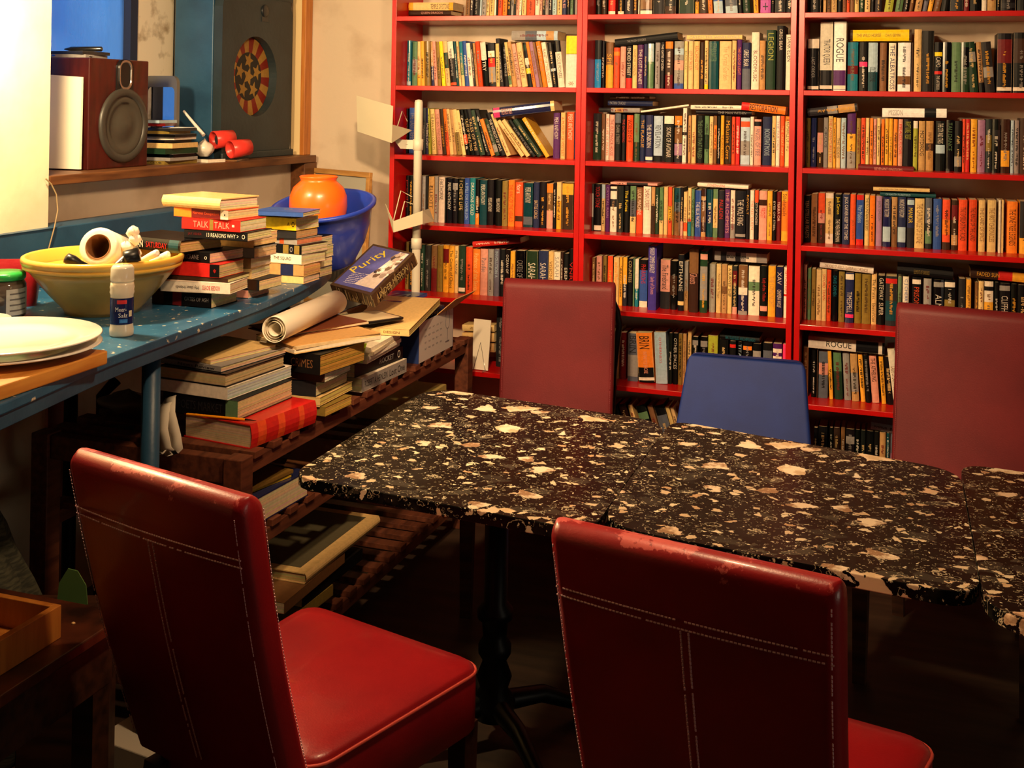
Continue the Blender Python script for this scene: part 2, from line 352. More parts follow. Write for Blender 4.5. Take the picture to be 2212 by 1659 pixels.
def glass_mat():
    m = bpy.data.materials.new('misted_glass'); m.use_nodes = True; nt = m.node_tree; L = nt.links; out = nt.nodes['Material Output']
    nt.nodes.remove(nt.nodes['Principled BSDF'])
    tr = nt.nodes.new('ShaderNodeBsdfTransparent'); tr.inputs[0].default_value = (0.62, 0.78, 0.95, 1)
    gl = nt.nodes.new('ShaderNodeBsdfGlossy'); gl.inputs[1].default_value = 0.12; gl.inputs[0].default_value = (0.9, 0.95, 1, 1)
    tl = nt.nodes.new('ShaderNodeBsdfTranslucent'); tl.inputs[0].default_value = (0.75, 0.86, 0.95, 1)
    tc = nt.nodes.new('ShaderNodeTexCoord'); n = nt.nodes.new('ShaderNodeTexNoise'); n.inputs['Scale'].default_value = 3.5; n.inputs['Detail'].default_value = 4
    mp = nt.nodes.new('ShaderNodeMapping'); mp.inputs['Scale'].default_value = (1, 1.6, 0.5); L.new(tc.outputs['Object'], mp.inputs[0]); L.new(mp.outputs[0], n.inputs['Vector'])
    r = nt.nodes.new('ShaderNodeMapRange'); r.inputs[1].default_value = 0.42; r.inputs[2].default_value = 0.66; r.inputs[4].default_value = 0.85; L.new(n.outputs[0], r.inputs[0])
    m1 = nt.nodes.new('ShaderNodeMixShader'); L.new(r.outputs[0], m1.inputs[0]); L.new(tr.outputs[0], m1.inputs[1]); L.new(tl.outputs[0], m1.inputs[2])
    m2 = nt.nodes.new('ShaderNodeMixShader'); m2.inputs[0].default_value = 0.05; L.new(m1.outputs[0], m2.inputs[1]); L.new(gl.outputs[0], m2.inputs[2])
    L.new(m2.outputs[0], out.inputs[0]); return m
mb = MB(); mb.box(-0.004, 0.004, -0.46, 0.275, 0.05, 0.87); mb.build('window_pane', glass_mat(), w)
mb = MB(); mb.box(0.02, 0.37, -0.535, 1.125, -0.03, 0.0); mb.build('window_sill', BROWNWOOD, w, bevel=0.003)
mb = MB(); mb.box(-2.5, -2.43, 4.37, 4.478, 1.12, 1.344); struct('trim_1', mb, BROWNWOOD, bevel=0.003)
mb = MB(); mb.box(-2.42, -2.392, 0.6, 2.79, 1.0, 1.222); mb.box(-2.5, -2.392, 2.79, 3.78, 1.0, 1.222); struct('trim_2', mb, BLUE, bevel=0.003)
mb = MB(); mb.tube([(-2.455, 2.88, 0.0), (-2.455, 2.88, 1.0)], 0.024, 12); struct('trim_3', mb, mat('pinkish_pipe', (150, 96, 84), 0.6))

# ---------------------------------------------------------------- bookcases
SH = [2.243, 1.944, 1.664, 1.384, 1.105, 0.821, 0.537, 0.255]      # undersides of the shelves
UN = [-1.949, -1.149, -0.3415]
BCL = ['left red bookcase against the back wall, nearest the white tube stand', 'middle red bookcase on the back wall, behind the blue chair', 'right red bookcase on the back wall, behind the right maroon chair']
for i, x0 in enumerate(UN):
    t = thing('bookcase', BCL[i], 'bookcase', (x0, 4.2, 0), 0, 'red bookcases')
    wdt = 0.8 if i < 2 else 0.84
    for k in (0, 1):
        xa = 0.0005 if k == 0 else wdt - 0.0205
        mb = MB(); mb.box(xa, xa + 0.02, 0, 0.272, 0, 2.36); mb.build('side_panel', RED, t, bevel=0.0012)
    for z in SH:
        mb = MB(); mb.box(0.0207, wdt - 0.0207, 0.001, 0.27, z, z + 0.0185); mb.build('shelf', RED, t, bevel=0.0012)
    mb = MB(); mb.box(0.0207, wdt - 0.0207, 0.03, 0.045, 0.0, 0.075); mb.build('plinth', RED, t)
    mb = MB(); mb.box(0.0207, wdt - 0.0207, 0.001, 0.27, 2.34, 2.36); mb.build('top_panel', RED, t, bevel=0.0012)

# ---------------------------------------------------------------- marble tables
def marble_table(poly, rad, label, col_xy):
    cx, cy = col_xy
    t = thing('marble_table', label, 'table', (cx, cy, 0), 0, 'marble topped tables in a row')
    pts = [(x - cx, y - cy) for x, y in round_poly(poly, rad, 7)]
    mb = MB(); mb.prism(pts, 0.717, 0.745, smooth=False); mb.build('tabletop', MARBLE, t, bevel=0.002)
    mb = MB(); mb.lathe([(0.0, 0.69), (0.13, 0.69), (0.13, 0.7165), (0, 0.7165)], 24, smooth=False); mb.build('top_bracket', BLACKMETAL, t)
    mb = MB(); mb.lathe([(0.0, 0.06), (0.05, 0.06), (0.055, 0.1), (0.035, 0.13), (0.045, 0.16), (0.03, 0.2), (0.042, 0.22), (0.042, 0.24), (0.03, 0.26), (0.034, 0.30), (0.046, 0.31), (0.046, 0.33), (0.03, 0.35), (0.03, 0.69), (0, 0.69)], 24)
    mb.build('pedestal', BLACKMETAL, t)
    for k in range(4):
        a = math.pi / 4 + k * math.pi / 2; c, s = math.cos(a), math.sin(a)
        mb = MB(); mb.tube([(0.04 * c, 0.04 * s, 0.09), (0.14 * c, 0.14 * s, 0.085), (0.24 * c, 0.24 * s, 0.04), (0.30 * c, 0.30 * s, 0.016)], [0.026, 0.022, 0.018, 0.015], 10); mb.build('foot', BLACKMETAL, t)
    mb = MB(); mb.box(-0.30, -0.285, -0.16, 0.16, 0.695, 0.7165); mb.box(0.285, 0.30, -0.16, 0.16, 0.695, 0.7165); mb.build('batten', BLACKMETAL, t)
    return t
marble_table([(-1.325, 2.335), (-0.5812, 2.255), (-0.5812, 3.11), (-1.345, 3.215)], [0.07, 0.08, 0.12, 0.13], 'black terrazzo table at the left end of the row, under the maroon chair', (-0.95, 2.73))
marble_table([(-0.5802, 2.30), (0.1588, 2.205), (0.1588, 2.965), (-0.5802, 3.135)], [0.12, 0.09, 0.10, 0.07], 'black terrazzo table in the middle of the row, before the blue chair', (-0.2, 2.66))
marble_table([(0.160, 2.13), (0.93, 2.05), (0.93, 2.93), (0.160, 3.03)], [0.12, 0.1, 0.1, 0.08], 'black terrazzo table at the right edge, partly out of frame', (0.55, 2.55))

PIPING = mat('worn_piping', (196, 70, 56), 0.6)
# ---------------------------------------------------------------- red dining chairs
def dining_chair(label, xy, rz, leath, wide=0.44, lean=0.145, top=0.985):
    t = thing('dining_chair', label, 'chair', (xy[0], xy[1], 0), rz, 'red leather dining chairs')
    z0 = 0.40
    def yb(z): return -lean * ((z - 0.44) / (0.985 - 0.44)) - 0.012 * math.sin(math.pi * max(0, (z - z0) / (top - z0)))
    def wd(z): return 0.405 + (wide - 0.405) * (z - z0) / (top - z0)
    th = 0.062; loops = []
    def ring(z, t_, w_, y_, z_=None):
        out = []
        for px, py in rrect(w_, t_, min(0.018, t_ * 0.49), 3):
            curve = 0.010 * (1 - (2 * px / w_) ** 2) * -1   # back bows away from the sitter
            out.append((px, y_ + py + curve, z if z_ is None else z_))
        return out
    for k in range(14):
        z = z0 + (top - 0.03 - z0) * k / 13; loops.append(ring(z, th, wd(z), yb(z)))
    for k in range(1, 7):
        a = math.pi / 2 * k / 6; z = top - 0.03 + 0.03 * math.sin(a); f_ = math.cos(a)
        loops.append(ring(z, max(0.004, th * (0.12 + 0.88 * f_)), wd(z) - 0.012 * (1 - f_), yb(z)))
    mb = MB(); mb.loft(loops); back = mb.build('backrest', leath, t)
    # seat: rounded, wider at the front, with a skirt
    def outline(sc, z):
        p = []
        for x, y in rrect(1, 1, 0.10, 5):
            w_ = 0.415 + 0.075 * (y + 0.5); p.append((x * w_ * sc, 0.255 + y * 0.47 * (sc if sc < 1 else 1), z))
        return p
    lp = [outline(0.985, 0.345), outline(1, 0.352), outline(1, 0.455), outline(0.985, 0.468), outline(0.95, 0.475), outline(0.8, 0.481), outline(0.5, 0.485), outline(0.15, 0.487)]
    mb = MB(); mb.loft(lp); mb.build('seat', leath, t)
    mb = MB(); mb.tube([(x * 1.003, 0.255 + (y - 0.255) * 1.003, 0.462) for x, y, z in outline(0.995, 0)], 0.0035, 6, closed=True); mb.build('seat_piping', PIPING, t)
    for sx in (-1, 1):
        for fr in (0, 1):
            y = 0.455 if fr else 0.02; x = sx * (0.215 if fr else 0.18); y2 = y + (0.0 if fr else -0.07)
            mb = MB(); mb.loft([[(x + a * 0.017, y2 + b * 0.017, 0.0) for a, b in ((1, 1), (-1, 1), (-1, -1), (1, -1))], [(x + a * 0.022, y + b * 0.022, 0.36) for a, b in ((1, 1), (-1, 1), (-1, -1), (1, -1))]], smooth=False)
            mb.build('leg', DARKWOOD, t)
    # stitching on both faces: double seam below the top roll, double centre seam, edge seams
    rnd = random.Random(sum(map(ord, label)))
    def surf(px, z, side):
        w_ = wd(z); return Vector((px, yb(z) + side * (th / 2 + 0.0008) - 0.010 * (1 - (2 * px / w_) ** 2), z))
    def seam(mb, f, n, wdt=0.0015):
        for i in range(n):
            if rnd.random() < 0.04: continue
            a = f((i + 0.14) / n); b = f((i + 0.86) / n); mb.tube([a, b], wdt, 4)
    mb = MB()
    for dz in (0.0, -0.013):
        seam(mb, lambda u, dz=dz: surf((u - 0.5) * (wd(0.87) - 0.012), 0.885 + dz, -1), 70)
    for dx in (-0.006, 0.006):
        seam(mb, lambda u, dx=dx: surf(dx, 0.87 - u * 0.42, -1), 66)
    for sx in (-1, 1):
        seam(mb, lambda u, sx=sx: surf(sx * (wd(0.95 - u * 0.5) / 2 - 0.010), 0.955 - u * 0.52, -1), 80, 0.0010)
        seam(mb, lambda u, sx=sx: surf(sx * (wd(0.95 - u * 0.5) / 2 - 0.010), 0.955 - u * 0.5, 1), 80, 0.0009)
    mb.build('stitching', STITCH if leath is LEATHER else mat('dark_stitching', (150, 70, 74), 0.8), back)
    return t
dining_chair('worn red leather chair at the left front, seat pulled out in full view', (-1.14, 1.775), math.radians(-14.5), LEATHER)
dining_chair('worn red leather chair in the front centre, its back covering the table edge', (-0.245, 1.775), math.radians(-11), LEATHER)
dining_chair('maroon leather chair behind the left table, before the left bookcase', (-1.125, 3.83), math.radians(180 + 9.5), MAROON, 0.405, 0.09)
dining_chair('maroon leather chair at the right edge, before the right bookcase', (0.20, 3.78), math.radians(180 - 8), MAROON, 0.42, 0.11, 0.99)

# blue chair
t = thing('stacking_chair', 'blue vinyl chair with a low back between the two maroon chairs', 'chair', (-0.455, 3.62, 0), math.radians(181))
def bl_ring(z):
    f_ = (z - 0.43) / (0.80 - 0.43); w_ = 0.46 - 0.085 * f_; y = -0.02 - 0.14 * f_; out = []
    for px, py in rrect(w_, 0.03, 0.013, 3): out.append((px, y + py - 0.03 * (1 - (2 * px / w_) ** 2), z))
    return out
loops = [bl_ring(0.43 + 0.345 * k / 10) for k in range(11)]
for k in range(1, 6):
    a = math.pi / 2 * k / 5; z = 0.775 + 0.022 * math.sin(a); r0 = bl_ring(z); f_ = math.cos(a)
    cxm = 0.1875 - 0.03; o_ = []
    for x, y, zz in r0:
        lim = cxm + 0.03 * f_; o_.append((max(-lim, min(lim, x)), y, zz))
    loops.append(o_)
mb = MB(); mb.loft(loops); mb.build('backrest', BLUEVINYL, t)
mb = MB(); mb.loft([[(x * s_, 0.22 + y * s_, z) for x, y in rrect(0.44, 0.42, 0.06, 4)] for s_, z in ((0.97, 0.42), (1, 0.428), (1, 0.452), (0.96, 0.462), (0.5, 0.468))]); mb.build('seat', BLUEVINYL, t)
for sx in (-1, 1):
    for y0, y1 in ((0.40, 0.43), (0.02, -0.03)):
        mb = MB(); mb.tube([(sx * 0.2, y1, 0.0), (sx * 0.19, y0, 0.42)], 0.012, 10); mb.build('leg', STEEL, t)
# black chair whose curved arm shows beside the maroon chair
t = thing('folding_chair', 'black bent-tube folding chair standing behind the left maroon chair', 'chair', (-1.06, 4.10, 0), 0)
pa = Yp(1310, 646, 4.12); pb = Yp(1333, 672, 4.12); pc = Yp(1338, 700, 4.12); pd = Yp(1326, 800, 4.10)
off = Vector((-1.06, 4.10, 0)); arch = [pa - off + Vector((-0.30, 0.01, 0.03)), pa - off + Vector((-0.1, 0, 0.02)), pa - off, (pa + pb) / 2 - off + Vector((0.008, 0, 0.006)), pb - off, pc - off, (pc + pd) / 2 - off, pd - off]
mb = MB(); mb.tube(arch + [Vector((arch[-1].x - 0.01, 0.0, 0.3)), Vector((arch[-1].x - 0.02, 0.02, 0.013))], 0.012, 10); mb.build('frame', BLACKMETAL, t)
mb = MB(); mb.tube([Vector((-0.26, 0.02, 0.72)), Vector((-0.27, 0.02, 0.4)), Vector((-0.27, 0.03, 0.013))], 0.012, 10); mb.tube([Vector((-0.27, 0.03, 0.2)), Vector((arch[-1].x - 0.02, 0.02, 0.2))], 0.009, 8); mb.build('frame', BLACKMETAL, t)
mb = MB(); mb.box(-0.25, 0.04, 0.0, 0.02, 0.30, 0.62); mb.build('seat_panel', BLACK, t, bevel=0.006)

# ---------------------------------------------------------------- blue worktop
t = thing('worktop_table', 'long blue painted worktop along the left wall, with stacked books and a bowl', 'table', (-2.0, 2.4, 0))
wp = round_poly([(-2.388, 0.95), (-1.50, 0.95), (-1.55, 1.66), (-1.62, 2.06), (-1.648, 2.39), (-1.672, 2.78), (-1.722, 3.10), (-1.80, 3.40), (-1.90, 3.66), (-2.388, 3.72)], [0.01, 0.02, 0.05, 0.05, 0.05, 0.05, 0.1, 0.1, 0.10, 0.02], 4)
wl = [(x + 2.0, y - 2.4) for x, y in wp]
mb = MB(); mb.prism(wl, 1.028, 1.05); mb.build('tabletop', WORKTOP, t, bevel=0.003)
wi = [(x * 0.992 - 0.003, y * 0.995) for x, y in wl]
mb = MB(); mb.prism(wi, 0.998, 1.0275); mb.build('apron', BLUE, t, bevel=0.002)
for x, y in ((-1.695, 2.315), (-1.60, 1.05), (-2.33, 1.05), (-2.33, 3.55), (-2.02, 3.5)):
    mb = MB(); mb.lathe([(0, 0), (0.022, 0), (0.022, 0.997), (0, 0.997)], 20, (x + 2.0, y - 2.4, 0)); mb.build('leg', BLUE, t)

# ---------------------------------------------------------------- slatted rack
t = thing('slatted_rack', 'reddish brown slatted wooden rack under the blue worktop, loaded with books', 'rack', (-1.85, 3.2, 0))
def rx(x): return x + 1.85
def ry(y): return y - 3.2
for (zt, lab) in ((0.725, 0), (0.522, 1), (0.15, 2)):
    for x in (-1.545, -2.13):
        mb = MB(); mb.box(rx(x - 0.012), rx(x + 0.012), ry(2.50), ry(4.02), zt - 0.055, zt - 0.0185); mb.build('rail', RACKWOOD, t, bevel=0.002)
    n = 17
    for k in range(n):
        y = 2.535 + (4.0 - 2.535) * k / (n - 1)
        mb = MB(); mb.box(rx(-2.15), rx(-1.525), ry(y - 0.022), ry(y + 0.022), zt - 0.018, zt); mb.build('slat', RACKWOOD, t, bevel=0.0015)
for x in (-1.55, -2.14):
    for y in (2.475, 4.04):
        mb = MB(); mb.box(rx(x - 0.027), rx(x + 0.027), ry(y - 0.027), ry(y + 0.027), 0, 0.722); mb.build('post', RACKWOOD, t, bevel=0.003)
for y in (2.475, 4.04):
    mb = MB(); mb.box(rx(-2.11), rx(-1.58), ry(y - 0.018), ry(y + 0.018), 0.655, 0.718); mb.build('end_rail', RACKWOOD, t, bevel=0.002)
    mb = MB(); mb.box(rx(-2.11), rx(-1.58), ry(y - 0.018), ry(y + 0.018), 0.10, 0.145); mb.build('end_rail', RACKWOOD, t, bevel=0.002)

# ---------------------------------------------------------------- side table with cutlery tray
t = thing('side_table', 'dark worn wooden side table in the bottom left corner, holding a tray', 'table', (-1.75, 1.55, 0))
SIDE = mat('worn_side_table', (92, 44, 24), 0.38, noise=(11, (40, 20, 12), 0.38, 0.62), bump=(30, 0.1), coat=0.1)
mb = MB(); mb.box(-0.36, 0.327, -0.42, 0.335, 0.578, 0.60); mb.build('tabletop', SIDE, t, bevel=0.003)
mb = MB(); mb.box(-0.34, 0.305, -0.40, 0.315, 0.47, 0.577); mb.build('apron', DARKWOOD, t)
for x in (-0.31, 0.28):
    for y in (-0.37, 0.285):
        mb = MB(); mb.box(x - 0.024, x + 0.024, y - 0.024, y + 0.024, 0, 0.47); mb.build('leg', DARKWOOD, t)
rnd = random.Random(3); mb = MB()
for k in range(16):
    x = rnd.uniform(0.13, 0.31); y = rnd.uniform(-0.25, 0.3); r = rnd.uniform(0.003, 0.007)
    mb.lathe([(0, 0.6003), (r, 0.6003), (r * 0.6, 0.6003 + r * 0.5), (0, 0.6003 + r * 0.6)], 7, (x, y, 0))
o = mb.build('crumbs', mat('crumbs', (230, 190, 130), 0.9)); o.location = (-1.75, 1.55, 0); tag(o, 'pale crumbs scattered on the dark side table', 'crumbs', kind='stuff')
tr = Zp(133, 1306, 0.6625); t = thing('cutlery_tray', 'orange wooden cutlery tray on the side table', 'tray', (tr.x - 0.17, tr.y - 0.2, 0.6005))
for nm, bx in (('tray_base', (-0.1555, 0.1555, -0.1855, 0.1855, 0, 0.006)), ('tray_side', (0.156, 0.17, -0.2, 0.2, 0, 0.062)), ('tray_side', (-0.17, -0.156, -0.2, 0.2, 0, 0.062)), ('tray_side', (-0.1558, 0.1558, 0.186, 0.2, 0, 0.062)), ('tray_side', (-0.1558, 0.1558, -0.2, -0.186, 0, 0.062))):
    mb = MB(); mb.box(*bx); mb.build(nm, ORANGEWOOD, t, bevel=0.0012)
for k, (dx, m, lab, pts) in enumerate(((0.02, WHITE, 'white curved serving spoon lying in the cutlery tray', [(0.10, 0.10, 0.03), (0.03, 0.09, 0.042), (-0.06, 0.03, 0.035), (-0.1, -0.06, 0.02)]), (0, BLACK, 'black handled utensil lying in the cutlery tray below the white spoon', [(0.12, 0.05, 0.016), (0.0, 0.0, 0.016), (-0.1, -0.1, 0.016)]))):
    u = thing('serving_spoon' if k == 0 else 'utensil', lab, 'cutlery', (tr.x - 0.17, tr.y - 0.2, 0.6005))
    mb = MB(); mb.tube([(x * .8, y * .8, z_ + .012) for x, y, z_ in pts], [0.013, 0.011, 0.010, 0.008][:len(pts)], 10); mb.build('handle', m, u)
    if k == 0:
        mb = MB(); mb.lathe([(0, 0.006), (0.02, 0.008), (0.03, 0.02), (0.031, 0.022), (0.02, 0.012), (0, 0.010)], 16, (-0.12, -0.09, 0.002)); mb.build('bowl', m, u)
BOOK_LIMIT = 300
# ---------------------------------------------------------------- books on the shelves
# each row: crop origin x, y, scale, shelf, and one line per book: left right top colour [Llean] [Sfrom-to:colour] [Ttext,v0,v1,ink[,size]] [Fforward]
# H lines lie flat on top: H left-x left-y right-x right-y thickness colour ...   (all taken off the photo, then put on the shelf in metres)
ROWS = []
def row(unit, sh, ox, oy, sc, txt, yb=4.31): ROWS.append((unit, sh, ox, oy, sc, yb, txt))
row(0, 1, 850, 0, 5.53, '''
H 165 30 712 28 96 y S.1-.9:c TTEMPLE_OF_STONE,.5,.92,K
H 150 132 690 128 52 N TQUEEN_DRAGON,.3,.8,p
855 905 -600 n L45
910 945 -600 K L45
948 1022 -600 k L35 S.5-.7:G
1025 1048 -600 l L30
1052 1100 -600 s L30
1105 1140 -600 c L30
1145 1195 -600 c L30
1200 1222 -600 w L30
1225 1243 -600 k L25
1247 1293 -600 O L25
1297 1350 -600 o L35
1355 1398 -600 k L35
1400 1430 -600 s L35
1432 1458 -600 K L35
1461 1492 -600 p L35
1495 1525 -600 k L30 S0-.5:w
1528 1580 -600 c L30
1588 1680 -600 O L20
1688 1740 -600 w L20
1745 1775 -600 p L15
1779 1810 -600 k L15
1812 1850 -600 s L15
1855 1890 -600 K L15
1895 1945 -600 l L15
1950 2010 -600 c L15
2013 2064 -600 B L10 TLURE,.2,.7,p
2067 2104 -600 k
2110 2143 -600 g
2147 2164 -600 k
2167 2193 -600 s
''')
row(0, 2, 850, 60, 5.53, '''
H 1410 36 1960 38 112 l S0-.3:s S.3-.55:S S.75-.92:e
147 203 152 t S.02-.1:l
218 278 165 g S.3-.6:s
285 328 165 c L-8 S0-.25:y
330 372 160 y L-10
375 440 160 u L-8
455 489 165 B L-16 S.45-1:e
491 528 165 p L-30
530 570 168 u L-28
580 622 165 Y L-40
630 680 165 c L-46 S.4-.75:G
685 755 168 k L-50 S.62-1:w S.02-.08:O
757 785 165 T L-45
788 814 165 c L-42
816 855 165 t L-35 S0-.25:c S.25-.5:g
858 905 160 b L-40
907 955 185 w L-45
957 985 185 K L-45
988 1015 185 e L-45
1018 1068 165 O L-45
1074 1140 175 k L-45 S.6-1:w TINTRY,.35,.7,w
1144 1225 185 K L-25 S.1-.6:s S.45-.65:r S.68-.82:w
1228 1270 190 c L-12
1273 1320 130 K L-55 TTHE_OMEGA_PROJECT,.1,.72,w
1322 1380 180 k L-25
1383 1420 175 c L-62 S.05-.25:g
1424 1478 172 e L-75
1481 1530 195 p L-75 TTHE_DIVIDE,.15,.8,K
1535 1603 182 c L-75 TSKYLINE,.2,.8,n
1610 1664 180 k L-70 S.3-.42:Y S.5-.65:w S.82-.95:G
1667 1704 172 o L-90
1707 1752 172 v L-92
1754 1784 175 n L-95
1786 1840 168 o L-90 TLOST_FILE,.35,.9,n
1845 1900 178 w L-85 TPLANET_OF_TWIN_MOONS,.1,.85,n
1905 1965 180 k L-72 S.36-.42:l
1970 2045 160 w L-55 S.76-1:k TROGUE_POWERS,.2,.72,k,.5
2052 2193 97 w S.645-.655:K S.655-1:Y T*,.05,.12,n,.5
''')
row(0, 3, 850, 210, 5.53, '''
H 1180 130 1912 42 122 B F.03 S.01-.11:h S.94-1:c TTHE_STARS_OF_NIGHT,.14,.32,p
110 165 135 k TCAVALIER,.1,.85,r
180 268 125 b TTHE_LAST_DEFENDER,.1,.9,s
282 330 130 k
335 378 130 K
382 414 135 B
419 447 135 a L-20
462 512 142 c L-26 TTHE_MAN_WHO_COUNTS,.1,.9,k
530 584 148 p L-40 TTHE_MAN_WHO_COUNTS,.1,.9,n
588 630 140 N L-45
634 672 142 O L-46 S.5-1:o
675 720 145 c L-55
722 757 150 e L-58
760 820 150 u L-68 S.5-1:c
823 865 160 c L-80
868 915 150 k L-88 S.25-.45:O
917 970 150 k L-92 TTALES_OF_THE_FLYING,.1,.8,c
973 1030 150 k L-110 TTALES_OF_THE,.1,.8,c
1033 1098 165 G L-130
1102 1162 165 k L-145
1166 1214 190 o L-165
1218 1272 195 G L-160 S.1-.3:s
1280 1342 200 k L-185 TTHE_WORLDS_OF_POUL,.1,.85,w
1352 1410 215 c L-205
1524 1580 292 c L-290
1590 1648 287 c L-300
1660 1716 290 k L-295 TKURTH_SUITE,.1,.8,s
1726 1795 285 G L-305
1822 1880 262 y L-290 TDAN_RIDERS,.3,.9,w
1903 1980 185 P TPIERS_ANTHONY,.42,.9,w
1991 2045 183 c TA_MUSEUM_OF_MYSTERY,.05,.9,O
2064 2150 175 O TPIERS_ANTHONY,.4,.95,w
2155 2180 185 B
''')
row(0, 4, 850, 365, 3.175, '''
80 102 45 k Tprostho,.3,.9,r
105 129 45 k
133 160 48 N
163 188 48 s
191 215 50 s
219 232 45 k
236 275 52 e TELLIOTT,.3,.8,k
278 302 50 s
305 347 55 w TFAKTHORNE,.5,.95,k
351 360 60 k
363 398 62 k TPIERS_ANTHONY,.3,.9,w
401 436 65 k S.55-.7:K S.75-.9:s
441 480 65 k TI_CHIEVE_LIFE,.3,.95,c
483 517 62 b TA_SPELL_FOR_CHAMELEON,.1,.9,l
520 557 62 t TDRAGONS_GOLD,.2,.9,w
560 585 72 k S0-.25:o S.4-.6:n
588 636 75 T TPIERS_ANTHONY,.45,.9,w
639 682 72 k TPIERS_ANTHONY,.3,.6,w
696 736 75 k TPIERS_ANTHONY,.3,.6,w
741 779 82 u
783 825 75 o TTHE_RING_OF_THE_HERALD,.1,.9,r
832 882 90 O S.12-.24:N Tfors,.75,.95,w
888 951 95 T S.06-.24:S TPIERS_ANTHONY,.55,.9,w
956 995 90 B TBATTLE_CIRCLE,.2,.6,c
999 1043 88 k
1047 1090 100 n S0-.4:p S.8-1:o
1093 1111 95 k
1115 1147 90 c S0-.6:y
1152 1230 92 N S.74-.98:y
''')
row(0, 5, 850, 500, 3.175, '''
H 540 70 868 42 40 r F.02 S.72-1:R
77 100 70 u
105 140 90 K
143 176 90 n
180 208 90 G
212 250 92 K
255 293 95 n S0-.5:R
297 333 95 u
336 374 92 y S.62-.92:R
377 413 95 y TThe_Courts_of_Chaos,.1,.9,k
416 440 100 c TPHIL_CRANE,.4,.9,k
443 488 95 G S.04-.12:w
492 536 105 O
540 589 118 o TRadiance_of_the_Saints,.1,.9,c
592 641 118 p TParadise,.5,.8,S
644 682 120 s
686 720 120 S TINVOLUTION_A,.4,.95,l
724 760 120 k
763 792 125 k TOCEAN_OF,.5,.9,w
797 828 135 y
832 896 130 k TCASTLE_OF_GLASS,.2,.8,s
905 986 132 G TSARAH_ASH,.15,.75,w
990 1055 130 B TSARAH_ASH,.15,.75,w
1058 1092 135 c TVISIONS_OF,.2,.8,n
1095 1139 140 w TSARAH_ASH,.2,.9,s
1142 1160 140 N
1163 1195 150 k TEREMIOS,.2,.7,w
1198 1232 118 k S0-.2:w TVNR,.4,.75,r
''')
row(0, 6, 850, 640, 3.175, '''
H 470 195 690 200 45 c
H 470 250 690 255 60 c
H 470 320 690 326 60 e
700 760 40 K
770 850 50 n
''')
row(1, 1, 1260, 0, 2.761, '''
62 105 -300 k
107 138 -300 N
148 190 -300 r S.03-.12:w
205 241 -300 k S.03-.11:w
245 294 -300 K
297 322 -300 N
327 335 -300 w
338 410 -300 N S.03-.12:w S.15-.4:n
415 484 -300 k
487 552 -300 k S.05-.2:N
568 661 -300 G
667 688 -300 y S.3-.7:N
691 742 -300 N
747 773 -300 o L-20
780 835 -300 b L-20 S.02-.3:l
850 922 -300 S L-20 S.03-.2:l
926 952 -300 k L-25
956 998 -300 G L-25
1017 1046 -300 y L-12
1055 1117 -300 m T+,.1,.25,k,.5
1121 1139 -300 k
1142 1205 -300 K
1210 1250 -300 k
''')
row(1, 2, 1260, 45, 2.761, '''
H 186 110 560 66 46 k F.01 TTHE_MOON_GODDESS,.2,.5,s,.3
H 617 86 948 84 26 c TCATCH_THE_WIND_ROSES,.05,.95,s
50 103 115 K S0-.6:L TMARY_BARCLAY,.15,.52,l,.4
106 126 120 k
132 175 128 n S0-.5:y TSPIN,.4,.75,y
178 213 125 O S.8-.9:o
218 250 125 p
253 288 125 k S0-.25:r TENDED_STREET,.3,.95,w
291 318 122 c TRAINBOW_CADENZA,.3,.9,n
321 356 122 P TTHE_LOST_PLANET,.1,.9,w
359 379 122 B
381 417 120 g S.6-1:l TTELEGRAPH,.55,.95,w
426 455 125 s
458 482 95 k TTHE_GATES_OF_EDEN,.4,.95,w
486 531 122 R S.85-1:o S.3-.85:N
540 595 122 s S0-.12:b S.4-.6:p S.72-.85:l
599 620 122 c TBLACK_OAK,.4,.8,g
624 653 122 c TCITY_OF_THE_SUN,.4,.8,r
656 690 122 c TREACHING_OUT,.4,.9,O
694 718 128 N
721 743 118 Y S.1-1:c
746 804 122 T TSTEPHEN_BAXTER,.58,.96,g
809 880 122 c TThe_Crystal_Garden,.2,.9,e
884 910 118 c
914 942 110 P TTHE_GOD_OF_LIGHT,.3,.85,o
945 993 130 S S.45-1:B TGREG_BEAR,.5,.85,w
1000 1046 68 w TBLOODMUSIC,.15,.68,R,.5
1048 1083 118 e
1088 1143 55 G TLEGION,.5,.95,a
1150 1199 30 k TGREG_BEAR,.62,.95,w,.4
1205 1248 82 w TDARK_EDEN,.52,.95,k
''')
